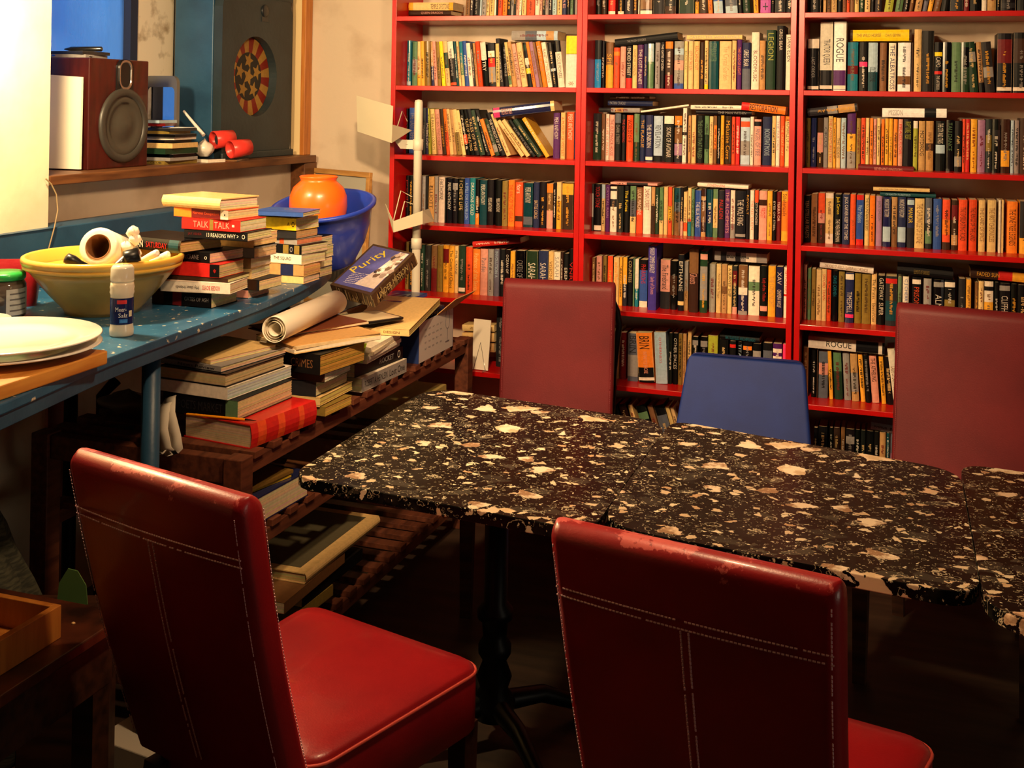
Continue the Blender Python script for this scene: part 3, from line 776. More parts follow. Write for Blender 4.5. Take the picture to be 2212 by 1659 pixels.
row(1, 3, 1260, 205, 2.761, '''
H 160 6 395 8 18 N
H 146 33 414 38 30 B TPATRIN_CRADLE,.05,.4,s
H 92 76 337 78 28 s S.0-.3:K S.4-.6:e
H 342 95 628 56 11 w F.01
H 640 60 945 63 26 w
H 946 42 1208 72 48 o F.02 S0-.18:r TRESTORATION,.19,.82,k,.75
H 672 90 1005 97 26 k TTHE_MAN_WITHIN,.4,.9,s
53 103 110 G S.6-1:K
106 128 112 n
131 151 113 w TBUST_LIFE_OF_PIRATES,.1,.9,O
153 183 118 p TTHE_OLD_MANOR_HOUSE,.1,.9,R
186 221 110 k S.8-1:S TDARK_STREET,.35,.75,s
226 250 118 k TTHE_GATHERING,.4,.9,r
255 293 120 O TWORLDS_OF_IF,.4,.9,k
299 331 112 g S0-.4:G
336 366 120 B TTHE_PLAGUE,.3,.9,y
369 412 120 B TTHE_SUNBORN,.3,.8,w S.03-.1:w
417 470 125 l S0-.13:k TREVELATION,.3,.8,K
479 536 125 k S.83-1:w TSONG_OF_AVONAR,.1,.75,w,.5
541 586 125 K S.8-1:o S.15-.4:v S.42-.75:n
588 612 78 w L8 S.5-.56:K
614 621 120 N
623 640 122 e
643 669 120 c
673 716 122 k TTHE_LIGHT_THAT_FAILED,.1,.9,g
720 747 125 g S.3-.6:G
750 772 128 c
775 794 125 n S.3-.8:o
797 815 125 k
817 837 122 y TTHE_LONG_WATCH,.1,.6,k
841 880 125 N TMelusine_Cove,.1,.9,y
883 903 130 O
906 931 130 r
936 990 135 l S.2-.5:s S.8-.92:O
993 1013 130 w
1016 1058 145 p S.85-.95:k TANGEL_OF_FIRE,.2,.8,S
1067 1121 130 B TINCONSTANT_MOONS,.2,.75,l
1123 1145 125 c
1147 1170 125 w TTHE_FAR_CALL,.3,.9,v
1173 1197 125 O TTHE_GREAT_WAY,.2,.8,c
1200 1243 128 c S.9-1:o TA_ROMANCE_OF_TWO,.3,.95,k
''')
row(1, 4, 1255, 380, 2.761, '''
H 176 36 455 46 14 p F.01 S.35-.8:K
H 695 40 998 58 22 w F.01 TCONSTANTINE,.2,.55,r
52 73 48 K S.3-.8:s
76 118 48 k S.02-.12:w TTOUCH_STONE,.5,.95,r
120 141 50 c S.7-1:l
144 168 52 P TCRYSTAL_RAIN,.3,.95,v
171 210 62 w S.55-.72:K S.9-.95:K
214 250 60 K
255 285 58 k TThe_Furies,.45,.9,Y
290 325 60 S S0-.35:c S.7-1:g
328 365 68 O S.5-1:n TLUCK_MACHINE,.4,.95,w
368 414 62 w TDAMIAN_FORREST,.5,.95,R
417 439 65 e S0-.6:N
441 462 68 G
465 488 68 g S0-.3:c
491 515 65 c TTHE_LONG_LOST,.2,.95,p
517 540 65 O S.3-.6:y
542 552 70 u
554 589 70 S S0-.5:n S.7-1:T
591 607 70 k S.0-.3:p
609 632 95 c S.1-.3:O
635 655 72 c S0-.3:t S.3-.35:O
657 674 78 g
677 712 85 b TTHE_BLUE_WORLD,.2,.75,w
714 742 75 N S0-.1:e S.3-.72:n S.76-.84:e
746 783 80 T S.3-.6:B
785 813 78 g S.2-.8:c
816 852 85 K TPALADIN,.4,.8,r
855 886 80 P TTHE_ALCHEMISTS,.1,.95,p
889 916 85 w S.0-.3:s
919 979 88 d TTHE_WOLF_KING,.28,.82,w S.04-.1:s
982 1002 85 k TREVOLT,.5,.9,y
1005 1030 85 w TTHE_RED_QUEEN,.2,.8,O
1033 1056 85 k S.75-1:O TCITY_OF_WONDERS,.3,.75,w
1059 1105 88 p S.7-.82:N TFROST,.45,.65,r
1108 1138 90 y
1141 1161 92 k TEYES_ON_STEEL,.2,.8,w
1164 1190 95 R TTERRA_OR,.4,.8,w
1193 1232 92 y S.2-.8:o TScheherazade,.5,.95,k
1235 1249 92 R
''')
row(1, 5, 1255, 520, 2.761, '''
H 797 62 1110 82 55 s F.01 S.12-.23:K S.4-.5:K S.6-.8:w
36 60 100 c TLORD_OF_SKIES,.1,.9,k
63 81 100 n
88 120 90 p
128 149 90 u
155 187 90 K S.45-1:O
191 223 98 c Tand_the_Phoenix,.4,.9,o
226 244 98 y
247 272 98 K S.45-1:y
276 305 105 k TCOUNTESS,.5,.95,c
308 317 105 g
319 341 108 t S.38-1:w
346 393 112 k S0-.13:w S.13-.78:b TPHARAOHS,.5,.9,r
396 446 30 q F.05 TMARION_ZIMMER_BRADLEY,.58,.98,w TLady_of_Dunes,.25,.52,p
471 528 112 p S0-.35:K TThe_Firebrand,.4,.9,K
531 571 120 k S.3-.7:N
575 611 82 k F.02 S.1-.17:c TEPTHANIE,.35,.88,w
614 637 122 e S.4-1:s
641 696 50 N F.03 TGhosts,.45,.62,p,.8 S.62-1:n
706 750 60 G F.02 S.2-.75:s S.86-.95:p
763 798 138 s
804 833 138 c TNorthern_Saga,.3,.8,n
836 868 140 e S.4-.55:n
871 898 148 c TA_SURVEY_SHIP,.35,.95,k
901 929 150 K S0-.15:p S.6-.9:R
936 990 145 B S.4-.55:w S.55-1:n S.0-.08:s
996 1062 150 w S.5-.68:g
1066 1109 148 k TLady_of_the_Trillium,.3,.75,r S.1-.2:p
1113 1157 150 y TTHE_LONG_NIGHT,.2,.8,e
1160 1201 155 B TXAV,.65,.9,w TCHIMERA_WOLF,.2,.55,w
1207 1241 158 w TNEWCASTLES,.5,.95,r S.43-.47:r
''')
row(1, 6, 1300, 690, 3.098, '''
H 790 95 1055 125 36 k TBATTLEFIELD_ARCHIPELAGO,.15,.9,t
-260 -200 70 K
-195 -140 60 n
-130 -90 70 c
-85 -40 65 R
-30 18 60 N
25 56 60 n
60 76 90 K
79 116 60 c
119 160 85 R
170 240 90 S F.02 S.1-.55:s TBRIN,.6,.95,K
247 355 90 o F.02 L-20 S0-.3:k TBRIN,.68,.93,k S.04-.1:w TINFINITYS_SHORE,.18,.62,p,.25
361 440 85 l F.02 L-12 TOTHERNESS,.4,.9,r,.2
444 468 90 k
471 506 90 k TOTHER_SPACES,.3,.9,w
509 535 95 u
538 562 95 e
570 595 75 c
601 640 115 k S.83-.93:s
655 702 115 k S.8-.92:s
706 771 105 a S0-.4:K
780 842 130 k
851 892 140 k S.86-.93:r
905 936 145 k TTITAN,.6,.95,l
940 1000 145 k S.84-.92:o
1006 1060 150 k S.7-.85:s
1075 1136 155 k S.7-.85:S
1140 1200 160 P S.82-.9:w S.62-.75:w
1206 1250 165 h
''', 4.305)
row(1, 7, 1300, 690, 3.098, '''
60 120 580 k L-80
130 185 580 k L-80
200 250 570 N L-90
262 292 575 c L-90
325 395 580 k L-100 S.7-.85:g
402 440 580 n L-100
446 520 580 k L-100 S.3-.8:S
522 550 585 c L-100
556 580 590 c L-100
590 660 600 K L-60
''')
row(2, 1, 1732, 0, 2.646, '''
25 110 -300 k
122 139 -300 c
143 165 -300 n
168 200 -300 c
205 229 -300 k
233 253 -300 n
256 273 -300 n S0-1:O
276 298 -300 n
301 326 -300 c
330 354 -300 G
358 390 -300 c L12
395 414 -300 k L12
418 455 -300 K L12
468 516 -300 a L60
530 571 -300 g L60
576 606 -300 k L60
610 630 -300 n L65
640 680 -300 e L70
686 711 -300 S L75
715 741 -300 y L80
746 786 -300 n L80
791 838 -300 k L60
845 920 -300 K L20
925 956 -300 R L10
961 1018 -300 k
1028 1056 -300 w
1060 1110 -300 e
1115 1131 -300 k
1136 1225 -300 k S.1-.2:K
1230 1300 -300 k
''')
row(2, 2, 1732, 40, 2.646, '''
H 278 66 628 62 66 Y S.0-.04:N S.96-1:N TTHE_WILD_HORSE,.1,.5,n,.3 TDAVE_GEMINI,.58,.82,n,.25
29 96 117 k S.82-1:w TLAST_ORDER,.25,.65,s,.3 S.03-.09:w
101 173 18 w F.02 S0-.3:d S.03-.08:w TTRAITOR_QUEEN,.38,.75,K
179 250 18 W F.02 S.02-.3:P S.03-.08:w TROGUE,.42,.76,K
259 319 135 t S.35-.52:R
326 373 135 k S.5-.6:h
377 431 138 T S.25-1:l S.0-.4:T TOLD_STONE,.2,.5,k
443 482 138 n
494 536 140 w TTHE_ALBATROSS,.05,.95,B
546 620 138 W S.15-.32:n
623 636 138 N
639 681 62 c F.01
683 753 70 d
756 800 135 k S.72-.8:Y TCAPO,.5,.7,w TTHE_LAST_DISCO,.05,.33,w,.4 S.36-.42:r
803 850 135 k
853 906 135 s S.0-1:g
909 955 135 G S.5-.9:k
960 1010 135 G L-22 S.6-.8:s
1016 1045 135 e L-20 S0-.2:k
1049 1106 135 K L-25 S.3-.5:s
1113 1200 85 k F.01 S.5-.9:R S.04-.1:w
1206 1300 80 k F.01 S.5-.9:N S.04-.1:w
''')
row(2, 3, 1732, 210, 2.646, '''
H 30 66 314 34 46 K F.02 S.4-.6:s S.62-.95:e
H 460 62 828 66 52 W F.01 S.66-.84:d TMISSION,.1,.32,s
H 322 384 640 400 38 R F.06 TREVENANT_KINGDOMS,.3,.8,p,.4
18 47 118 u
51 81 118 B
86 120 118 N S.3-.7:p
122 147 115 s TCIRCUS,.4,.8,K
149 175 108 c TTHE_ADVENTURES_TREE,.1,.95,r
177 193 115 y
195 219 118 c TTHE_GODS,.2,.6,k
222 250 118 l
256 305 88 y S.62-1:P S0-.3:s
310 333 120 u
336 361 118 O
363 383 118 c
386 405 120 o
408 424 125 p
427 446 120 c
451 470 125 o
473 493 122 y
495 517 122 y
521 545 125 o
548 574 125 p TPRAGULOR,.3,.9,r
577 630 125 k TRAPTURE_TEST,.6,.95,a
634 660 135 a S.85-1:w
665 703 135 e TMOTDROG,.3,.8,k
707 750 135 e S.4-.55:N
763 816 135 k S.35-.52:l TTHE_CITY_AND_STARS,.55,.95,w
823 865 130 k TTAU_DANCE,.4,.95,g
871 912 135 k S.1-.3:s
916 932 125 O
934 958 125 r
962 999 125 y
1002 1046 130 v
1049 1083 125 K S.4-.7:u
1086 1131 125 k S.6-.8:K
1136 1186 125 N S.12-.42:y
1191 1210 132 l
1213 1240 132 s
1244 1300 120 N
''')
row(2, 4, 1732, 395, 2.646, '''
H 408 24 731 34 20 c F.01 TTHE_WREN_ON_THE_CIRCLES,.1,.6,n,.4
H 447 54 766 66 20 T TOF_EARTH_FORETOLD,.1,.55,l,.6
9 46 72 k TTEN_STELLAR_FEASTS,.1,.9,e
51 86 62 n
91 129 58 p S0-.4:N S.6-1:O
133 178 58 w S.2-.9:c
184 223 65 k TJack_Carson,.6,.95,Y TTHE_WEATHER_MAN,.05,.5,w
229 270 65 B TJACK_CARVER_KEEP_THE_TOMBS,.1,.95,w
274 305 65 O TJACK_CORMIER,.1,.5,n
309 351 68 b S0-.12:r S.9-1:r TWar_Maidens,.45,.8,l
357 383 68 c TTHE_FOUNTAIN_SEEKERS,.3,.95,k
385 416 72 o
421 456 72 v TJACK_OHLSON,.5,.9,S
461 505 78 B S.1-.4:l TMARCHES_OF_THE_STORM,.6,.95,w
511 543 80 e S0-.4:n
546 592 80 B S.1-.4:l TMARCHES_OF_THE_STORM,.6,.95,w
599 640 85 B S0-.4:K TMANOR,.5,.8,Y S.86-.96:l
643 698 88 c TTHE_CHRONICLE_OF_STONE,.1,.9,n
703 741 85 K S.1-.35:g S.5-1:S
749 796 90 b
801 846 95 O S0-.15:N S.3-.6:o
853 889 98 N S.1-.3:e S.6-.9:R
893 943 95 O TTHE_EVERLASTING_ROAD,.2,.85,N
953 998 95 O TTHE_RINGS_OF_THE_LAND,.2,.85,N
1008 1046 98 c TTHE_LAND_OF_SPICE,.2,.85,n
1058 1108 98 c TTHE_FIRST_CHRONICLES,.2,.85,n
1122 1136 98 w
1138 1152 98 c
1171 1231 105 o TTHE_ONE_TREE_LEGENDS,.15,.85,N
1243 1300 105 y S.3-1:K
''')
row(2, 5, 1727, 560, 2.646, '''
H 117 17 424 54 30 w F.01 TTHE_KING_OF_AFRICA_A_BARBARIAN_CHRONICLE,.1,.9,n
H 560 38 880 72 46 k F.01 TELEMENTS_OF_DARKNESS,.3,.58,u,.5
H 978 52 1300 82 54 N F.01 S.5-.75:r S.75-1:y TFADED_SUN,.12,.52,y,.45
18 39 30 p
43 63 50 g
66 89 55 u
93 123 58 c
125 151 55 c TSWORD_TRAIN,.4,.9,r
153 178 58 O
183 216 65 k TDAVID_CARMEN,.5,.9,t
221 255 70 u
259 308 75 B S.1-.17:h TTIMESPELL,.2,.62,w S.86-.97:w
313 351 80 u
354 404 85 u
408 439 82 c TThe_Pirates,.5,.9,k TEdward_of_Crane,.05,.42,k
444 486 92 k TGATEWAY,.5,.95,w TSUPER,.2,.45,w
489 555 95 K S.1-.5:T S.85-.95:r
559 581 100 g
586 622 98 w TC_J_CHERRY,.45,.95,b
641 691 100 k TPRISONER,.3,.8,O S.86-.95:w
706 751 110 s
763 821 115 k TALMIRY,.2,.7,w S.85-.95:s
826 886 115 k S.2-.6:u S.85-.95:w
906 946 110 K
949 978 115 y
1000 1018 130 n
1020 1050 125 c
1053 1105 125 w S.82-.9:k S.35-.6:y
1111 1136 130 k
1139 1201 135 k TCLIFFHANGER,.1,.75,w S.85-.95:s
1206 1241 140 k
1244 1300 145 k
''')
row(2, 6, 1727, 720, 3.4, '''
H 66 20 626 72 88 w F.02 S.63-1:d S.92-.97:w TROGUE,.24,.57,k,.5
22 62 100 n
85 120 120 k
124 134 120 N
138 207 130 S S.5-.75:p
220 248 130 y L-14
258 318 140 g L-12 S0-.6:G
330 379 145 s L-14
386 439 150 e L-16 S.2-.6:s
452 486 155 y L-24
490 524 160 k L-22
534 588 165 p L-25 TTHE_ATHELING,.45,.95,k
605 638 170 y L-24
645 690 172 k L-24
696 752 118 w L-52 F.03 TLARPS_OF_EARTH_AND_SEA,.2,.7,n
760 800 150 c L-40
810 870 150 k
880 940 150 N
950 1010 150 K
1020 1100 150 k
''')
row(2, 7, 1727, 720, 3.4, '''
H 527 652 745 690 55 s
100 130 690 k
134 200 680 k
215 242 690 k
246 292 690 N
300 330 690 n
336 400 700 k S.7-.85:s
405 440 705 k
446 480 710 d
486 540 715 k
545 578 720 k
584 628 725 e
634 656 725 T
664 722 730 S S0-.6:v
727 780 735 k
''')
ORDN = 'first second third fourth fifth sixth seventh eighth ninth tenth eleventh twelfth thirteenth fourteenth fifteenth sixteenth seventeenth eighteenth nineteenth twentieth'.split()
def ordinal(n):
    if n <= 20: return ORDN[n - 1]
    a, b = divmod(n, 10); tens = {2: 'twenty', 3: 'thirty', 4: 'forty'}[a]
    return tens + '-' + ORDN[b - 1] if b else {2: 'twentieth', 3: 'thirtieth', 4: 'fortieth'}[a]
ROWN = {1: 'top visible shelf', 2: 'second shelf', 3: 'third shelf', 4: 'fourth shelf', 5: 'fifth shelf', 6: 'sixth shelf', 7: 'lowest visible shelf'}
UNITN = ['left', 'middle', 'right']
def lumin(c): return 0.3 * c[0] + 0.59 * c[1] + 0.11 * c[2]
def jit(c, rnd, a=8):
    d = rnd.uniform(-a, a); return tuple(max(4, min(252, v + d + rnd.uniform(-4, 4))) for v in c)
def book_mesh(mb, w, h, d, col, segs, texts, rnd, lay=False, plain=False):
    """a closed book, spine on y=0 facing -y, thickness along x, height along z"""
    nx = 4; cc = jit(PAL[col], rnd)
    cuts = sorted(set([0.0, 1.0] + [max(0, min(1, s[0])) for s in segs] + [max(0, min(1, s[1])) for s in segs]))
    bul = min(0.004, w * 0.18)
    def sy(u): return bul * (2 * u - 1) ** 2
    for a, b in zip(cuts[:-1], cuts[1:]):
        c = cc
        for s in segs:
            if s[0] - 1e-6 <= a and b <= s[1] + 1e-6: c = PAL[s[2]]
        for i in range(nx):
            u0, u1 = i / nx, (i + 1) / nx
            mb.add([(w * u0, sy(u0), h * a), (w * u1, sy(u1), h * a), (w * u1, sy(u1), h * b), (w * u0, sy(u0), h * b)], [(0, 1, 2, 3)], c, 0)
    bt = min(0.0012, w * 0.15)
    mb.box(0, bt, bul, d, 0, h, cc, 0); mb.box(w - bt, w, bul, d, 0, h, cc, 0)
    pg = jit((226, 206, 164), rnd, 14)
    mb.box(bt, w - bt, bul * 0.9, d - 0.0015, 0.0008, h - 0.0012, pg, 1)
    ins = texts[:]
    if plain: return
    dark = lumin(cc) < 95
    if not ins and w > 0.008:
        ink = rnd.choice('wwcys') if dark else rnd.choice('kkNnR'); a = rnd.uniform(0.1, 0.3); b = rnd.uniform(0.6, 0.92)
        ins = [(None, a, b, ink, 0.5)]
        if w > 0.016 and rnd.random() < 0.5: ins = [(None, a + 0.35, b, ink, 0.42), (None, 0.08, a + 0.25, ink, 0.28)]
    for s, v0, v1, ink, size in ins:
        hh = w * size; L_ = h * (v1 - v0); o = Vector((w / 2, -0.0004, h * (v0 + v1) / 2))
        ux = (0, 0, -1) if not lay else (0, 0, 1); uy = (1, 0, 0) if not lay else (-1, 0, 0)
        c = tuple(0.85 * p + 0.15 * q for p, q in zip(PAL[ink], cc))
        if s is None: scribble(mb, o, ux, uy, L_, min(hh, 0.010), c, rnd)
        else: put_text(mb, s, o, ux, uy, L_, hh, c, 0, True)
def parse(tok):
    segs, texts, lean, fwd = [], [], None, 0.0
    for k in tok:
        if k[0] == 'L': lean = float(k[1:])
        elif k[0] == 'F': fwd = float(k[1:])
        elif k[0] == 'S': r, c = k[1:].split(':'); a, b = r.split('-'); segs.append((float(a or 0), float(b), c))
        elif k[0] == 'T':
            p = k[1:].split(','); texts.append((p[0].replace('_', ' '), float(p[1]), float(p[2]), p[3], float(p[4]) if len(p) > 4 else 0.62))
    return lean, fwd, segs, texts
BOOKS = []
for unit, sh, ox, oy, sc, yb, txt in ROWS:
    zs = SH[sh] + 0.0187; up, ly = [], []
    x_in0 = UN[unit] + 0.0215; x_in1 = UN[unit] + (0.8 if unit < 2 else 0.84) - 0.0215
    for line in txt.strip().split('\n'):
        t = line.split()
        if t[0] == 'H': ly.append(([float(v) for v in t[1:6]], t[6], parse(t[7:])))
        else: up.append(([float(v) for v in t[:3]], t[3], parse(t[4:])))
    lying = []
    for (xl, yl, xr, yr, th), c, (lean, fwd, segs, texts) in ly:
        Y = yb - fwd; a = Yp(ox + xl / sc, oy + yl / sc, Y); b = Yp(ox + xr / sc, oy + yr / sc, Y); a2 = Yp(ox + xl / sc, oy + (yl + th) / sc, Y)
        a.x = max(a.x, x_in0 + 0.002)
        if b.x > x_in1 - 0.002: b.x = x_in1 - 0.002
        t_ = (a.z - a2.z) * 0.97; ang = math.atan2(b.z - a.z, b.x - a.x)
        lying.append(dict(a=a, b=b, th=t_, ang=ang, L=(b - a).length, Y=Y, c=c, segs=segs, texts=texts))
    bottom_px = None
    prev = x_in0
    for n, ((xl, xr, yt), c, (lean, fwd, segs, texts)) in enumerate(up):
        rnd = random.Random(unit * 1000 + sh * 100 + n); Y = yb - fwd + rnd.uniform(-0.004, 0.004)
        # the foot of the spine in the photo
        # image y of the shelf under this book
        y_a, y_b = oy, oy + 1200
        for _ in range(40):
            ym = (y_a + y_b) / 2
            if Yp(ox + xl / sc, ym, Y).z > zs: y_a = ym
            else: y_b = ym
        yf = y_a
        pl = Yp(ox + xl / sc, yf, Y); pr = Yp(ox + xr / sc, yf, Y)
        ytop = oy + yt / sc
        if lean is not None:
            ptop = Yp(ox + (xl + lean) / sc, ytop, Y); ang = math.atan2(ptop.x - pl.x, max(0.05, ptop.z - zs)); L_ = math.hypot(ptop.x - pl.x, ptop.z - zs)
            if yt < -200: ang = math.atan2(ptop.x - pl.x, ptop.z - zs)
        else: ptop = Yp(ox + xl / sc, ytop, Y); ang = 0.0; L_ = ptop.z - zs
        if yt < -200: L_ = rnd.uniform(0.172, 0.19)
        x0 = max(pl.x, prev + 0.0002); wd = (pr.x - x0) * math.cos(ang) - 0.0009
        if x0 + wd > x_in1: wd = x_in1 - x0
        if wd < 0.003: continue
        L_ = max(0.09, min(L_, 0.252))
        z_lim = SH[sh - 1] - 0.002
        for q in lying:
            if ang > -0.35 and x0 < q['b'].x and x0 + wd > q['a'].x:
                for xx in (x0, x0 + wd):
                    f = (xx - q['a'].x) / max(1e-4, q['b'].x - q['a'].x); zb = q['a'].z + (q['b'].z - q['a'].z) * f - q['th'] / math.cos(q['ang']) - 0.0015
                    if zb > zs + 0.09: z_lim = min(z_lim, zb)
        ca = math.cos(ang)
        if zs + L_ * ca + abs(wd * math.sin(ang)) > z_lim: L_ = max(0.06, (z_lim - zs - abs(wd * math.sin(ang))) / ca)
        # pivot: the lower corner on the side it leans to
        BOOKS.append(dict(unit=unit, sh=sh, n=n, x=x0, w=wd, h=L_, ang=ang, Y=Y, zs=zs, c=c, segs=segs, texts=texts, lying=False, rnd=rnd, top=yt < -200))
        prev = x0 + wd / ca
    for n, q in enumerate(lying):
        BOOKS.append(dict(unit=unit, sh=sh, n=n, lying=True, q=q, rnd=random.Random(unit * 77 + sh * 13 + n), w=q['th'], h=q['L'], c=q['c'], segs=q['segs'], texts=q['texts'], zs=zs, top=False))
def vis_area(b):
    h = b['h']
    if b['top']: h = 0.06
    if b['sh'] == 7: h *= 0.35
    if b['sh'] == 6 and b['unit'] == 0: h *= 0.3
    if b['sh'] in (6,) and b['unit'] == 1 and not b['lying'] and (b['n'] < 5 or b['n'] > 14): h *= 0.3
    if b['sh'] == 6 and b['unit'] == 2 and b['n'] > 14: h *= 0.05
    if b['sh'] == 5 and b['unit'] == 2 and b['n'] > 15: h *= 0.6
    return b['w'] * h
rank = sorted(range(len(BOOKS)), key=lambda i: -vis_area(BOOKS[i])); KEEP = set(rank[:BOOK_LIMIT])
rest = MB(); first = {}
for i, b in enumerate(BOOKS):
    big = b['h'] > 0.20 and b['w'] > 0.02; dep = 0.13 if big else 0.108
    if b['lying']:
        q = b['q']; dep = min(0.12, 4.478 - q['Y'])
        # local x (thickness) -> up, local z (height) -> along the spine
        R_ = Matrix(((0, 0, 1, 0), (0, 1, 0, 0), (1, 0, 0, 0), (0, 0, 0, 1)))
        R_ = Matrix(((0.0, 0, 1, 0), (0, 1.0, 0, 0), (-1.0, 0, 0, 0), (0, 0, 0, 1)))   # x->-z, z->x
        M = Matrix.Translation((q['a'].x, q['Y'], q['a'].z)) @ Matrix.Rotation(-q['ang'], 4, 'Y') @ R_
    else:
        dep = min(dep, 4.476 - b['Y']); s, c_ = math.sin(b['ang']), math.cos(b['ang'])
        # leaning left (ang<0): pivot is the left foot; leaning right: the right foot
        if b['ang'] > 0: M = Matrix.Translation((b['x'] + b['w'] / c_, b['Y'], b['zs'])) @ Matrix.Rotation(b['ang'], 4, 'Y') @ Matrix.Translation((-b['w'], 0, 0))
        else: M = Matrix.Translation((b['x'], b['Y'], b['zs'])) @ Matrix.Rotation(b['ang'], 4, 'Y')
    if i not in KEEP:
        rest.xf = M; book_mesh(rest, b['w'], b['h'], dep, b['c'], b['segs'], b['texts'], b['rnd'], b['lying']); rest.xf = None; continue
    mb = MB(); book_mesh(mb, b['w'], b['h'], dep, b['c'], b['segs'], b['texts'], b['rnd'], b['lying'])
    o = mb.build('hardback_book' if big else 'paperback_book', [GLOSS if b['rnd'].random() < 0.3 else PRINT, PAGES]); o.matrix_world = M
    cn = NAMES[b['c']]; u = UNITN[b['unit']]; kind = 'hardback' if big else 'paperback'; rw = ROWN[b['sh']]
    if b['lying']:
        lab = f"{cn} {kind} lying flat atop the books, {ordinal(b['n'] + 1)} such on {rw}, {u} bookcase"
    else:
        adj = 'slim ' if b['w'] < 0.012 else 'thick ' if b['w'] > 0.027 else ''
        ln = 'leaning ' if abs(b['ang']) > 0.12 else ''
        lab = f"{adj}{ln}{cn} {kind}, {ordinal(b['n'] + 1)} upright book from left, {rw}, {u} red bookcase"
    tag(o, lab, 'book', f"books on the {rw} of the {u} bookcase")
if rest.v:
    o = rest.build('paperback_books', [PRINT, PAGES]); tag(o, 'the many small, slim or half hidden paperbacks filling the red shelves', 'books', kind='stuff')
# ---------------------------------------------------------------- loose books: cover with boards and spine, page block inside
def loose_book(label, corner, L, Wd, t, col, rz=0.0, group=None, hard=False, segs=(), texts=(), spine=True, pagecol=(232, 212, 168), tilt=0.0, name=None, curl=0.0, gloss=False, toptext=()):
    """corner = lower right corner nearest the camera; the book runs L along -x and Wd along +y, spine facing -y"""
    rnd = random.Random(sum(map(ord, label)))
    o = thing(name or ('hardback_book' if hard else 'paperback_book'), label, 'book', corner, rz, group)
    if tilt: o.rotation_euler = (tilt, 0, rz)
    bt = min(0.003 if hard else 0.0012, t * 0.2); ov = 0.003 if hard else 0.0006; cc = PAL[col] if isinstance(col, str) else col
    mb = MB()
    def grid(z0, z1, x0, x1, y0, y1, c, mi=0):
        n = 6
        for i in range(n):
            xa, xb = x0 + (x1 - x0) * i / n, x0 + (x1 - x0) * (i + 1) / n
            da = curl * ((i / n) ** 2); db = curl * (((i + 1) / n) ** 2)
            mb.add([(xa, y0, z0 + da), (xb, y0, z0 + db), (xb, y1, z0 + db), (xa, y1, z0 + da), (xa, y0, z1 + da), (xb, y0, z1 + db), (xb, y1, z1 + db), (xa, y1, z1 + da)],
                   [(0, 3, 2, 1), (4, 5, 6, 7), (0, 1, 5, 4), (2, 3, 7, 6)] + ([(0, 4, 7, 3)] if i == 0 else []) + ([(1, 2, 6, 5)] if i == n - 1 else []), c, mi)
    grid(0, bt, -L, 0, 0, Wd, cc); grid(t - bt, t, -L, 0, 0, Wd, cc)
    if spine:
        cuts = sorted(set([0.0, 1.0] + [s[0] for s in segs] + [s[1] for s in segs])); ns = 5
        for a, b in zip(cuts[:-1], cuts[1:]):
            c = cc
            for s in segs:
                if s[0] - 1e-6 <= a and b <= s[1] + 1e-6: c = PAL[s[2]]
            for i in range(ns):
                z0, z1 = t * i / ns, t * (i + 1) / ns; b0 = -0.006 * hard * math.sin(math.pi * i / ns); b1 = -0.006 * hard * math.sin(math.pi * (i + 1) / ns)
                mb.add([(-L + L * a, b0, z0), (-L + L * b, b0, z0), (-L + L * b, b1, z1), (-L + L * a, b1, z1)], [(0, 1, 2, 3)], c)
        for s, u0, u1, ink, size in texts:
            oo = Vector((-L + L * (u0 + u1) / 2, -0.0007 - 0.006 * hard, t / 2))
            if s is None: scribble(mb, oo, (1, 0, 0), (0, 0, 1), L * (u1 - u0), t * size, PAL[ink], rnd)
            elif s[0] == '~': put_text(mb, s[1:], oo, (-1, 0, 0), (0, 0, -1), L * (u1 - u0), t * size, PAL[ink], 0, True)
            else: put_text(mb, s, oo, (1, 0, 0), (0, 0, 1), L * (u1 - u0), t * size, PAL[ink], 0, True)
    for s, x0, x1, y, h, ink in toptext: put_text(mb, s, (-L + L * (x0 + x1) / 2, Wd * y, t + 0.0006), (1, 0, 0), (0, 1, 0), L * (x1 - x0), h, PAL[ink], 0, True)
    mb.build('cover', GLOSS if (hard or gloss) else PRINT, o)
    mb = MB(); n = max(3, int((t - 2 * bt) / 0.0022)); pc = jit(pagecol, rnd, 10); z0 = bt
    k = 6
    for j in range(n):     # sheaves with slightly uneven edges
        za, zb = bt + (t - 2 * bt) * j / n, bt + (t - 2 * bt) * (j + 1) / n; e = rnd.uniform(0, 0.0014); q = tuple(v * rnd.uniform(0.86, 1.0) for v in pc)
        grid_ = [(-L + ov, -ov - e)]
        for i in range(k):
            xa, xb = -L + ov + (L - 2 * ov - e) * i / k, -L + ov + (L - 2 * ov - e) * (i + 1) / k; da = curl * ((i / k) ** 2); db = curl * (((i + 1) / k) ** 2); y0, y1 = 0.0012, Wd - ov - e
            mb.add([(xa, y0, za + da), (xb, y0, za + db), (xb, y1, za + db), (xa, y1, za + da), (xa, y0, zb + da), (xb, y0, zb + db), (xb, y1, zb + db), (xa, y1, zb + da)],
                   [(0, 1, 5, 4), (2, 3, 7, 6)] + ([(0, 4, 7, 3)] if i == 0 else []) + ([(1, 2, 6, 5)] if i == k - 1 else []), q)
    mb.build('page_block', PAGES, o); return o
R = math.radians
def stack(base, rows, group):
    """rows bottom to top: (corner px x, y metres, label, L, W, t, colour, rz deg, kwargs)"""
    z = base
    for px, y, label, L, Wd, t, col, rz, kw in rows:
        x = Yp(px, 640, y).x
        loose_book(label, (x, y, z + 0.0003), L, Wd, t, col, R(rz), group, **kw); z += t + 0.0006 + max(0, kw.get('curl', 0)) * 0
    return z
GA = 'books stacked on the blue worktop'
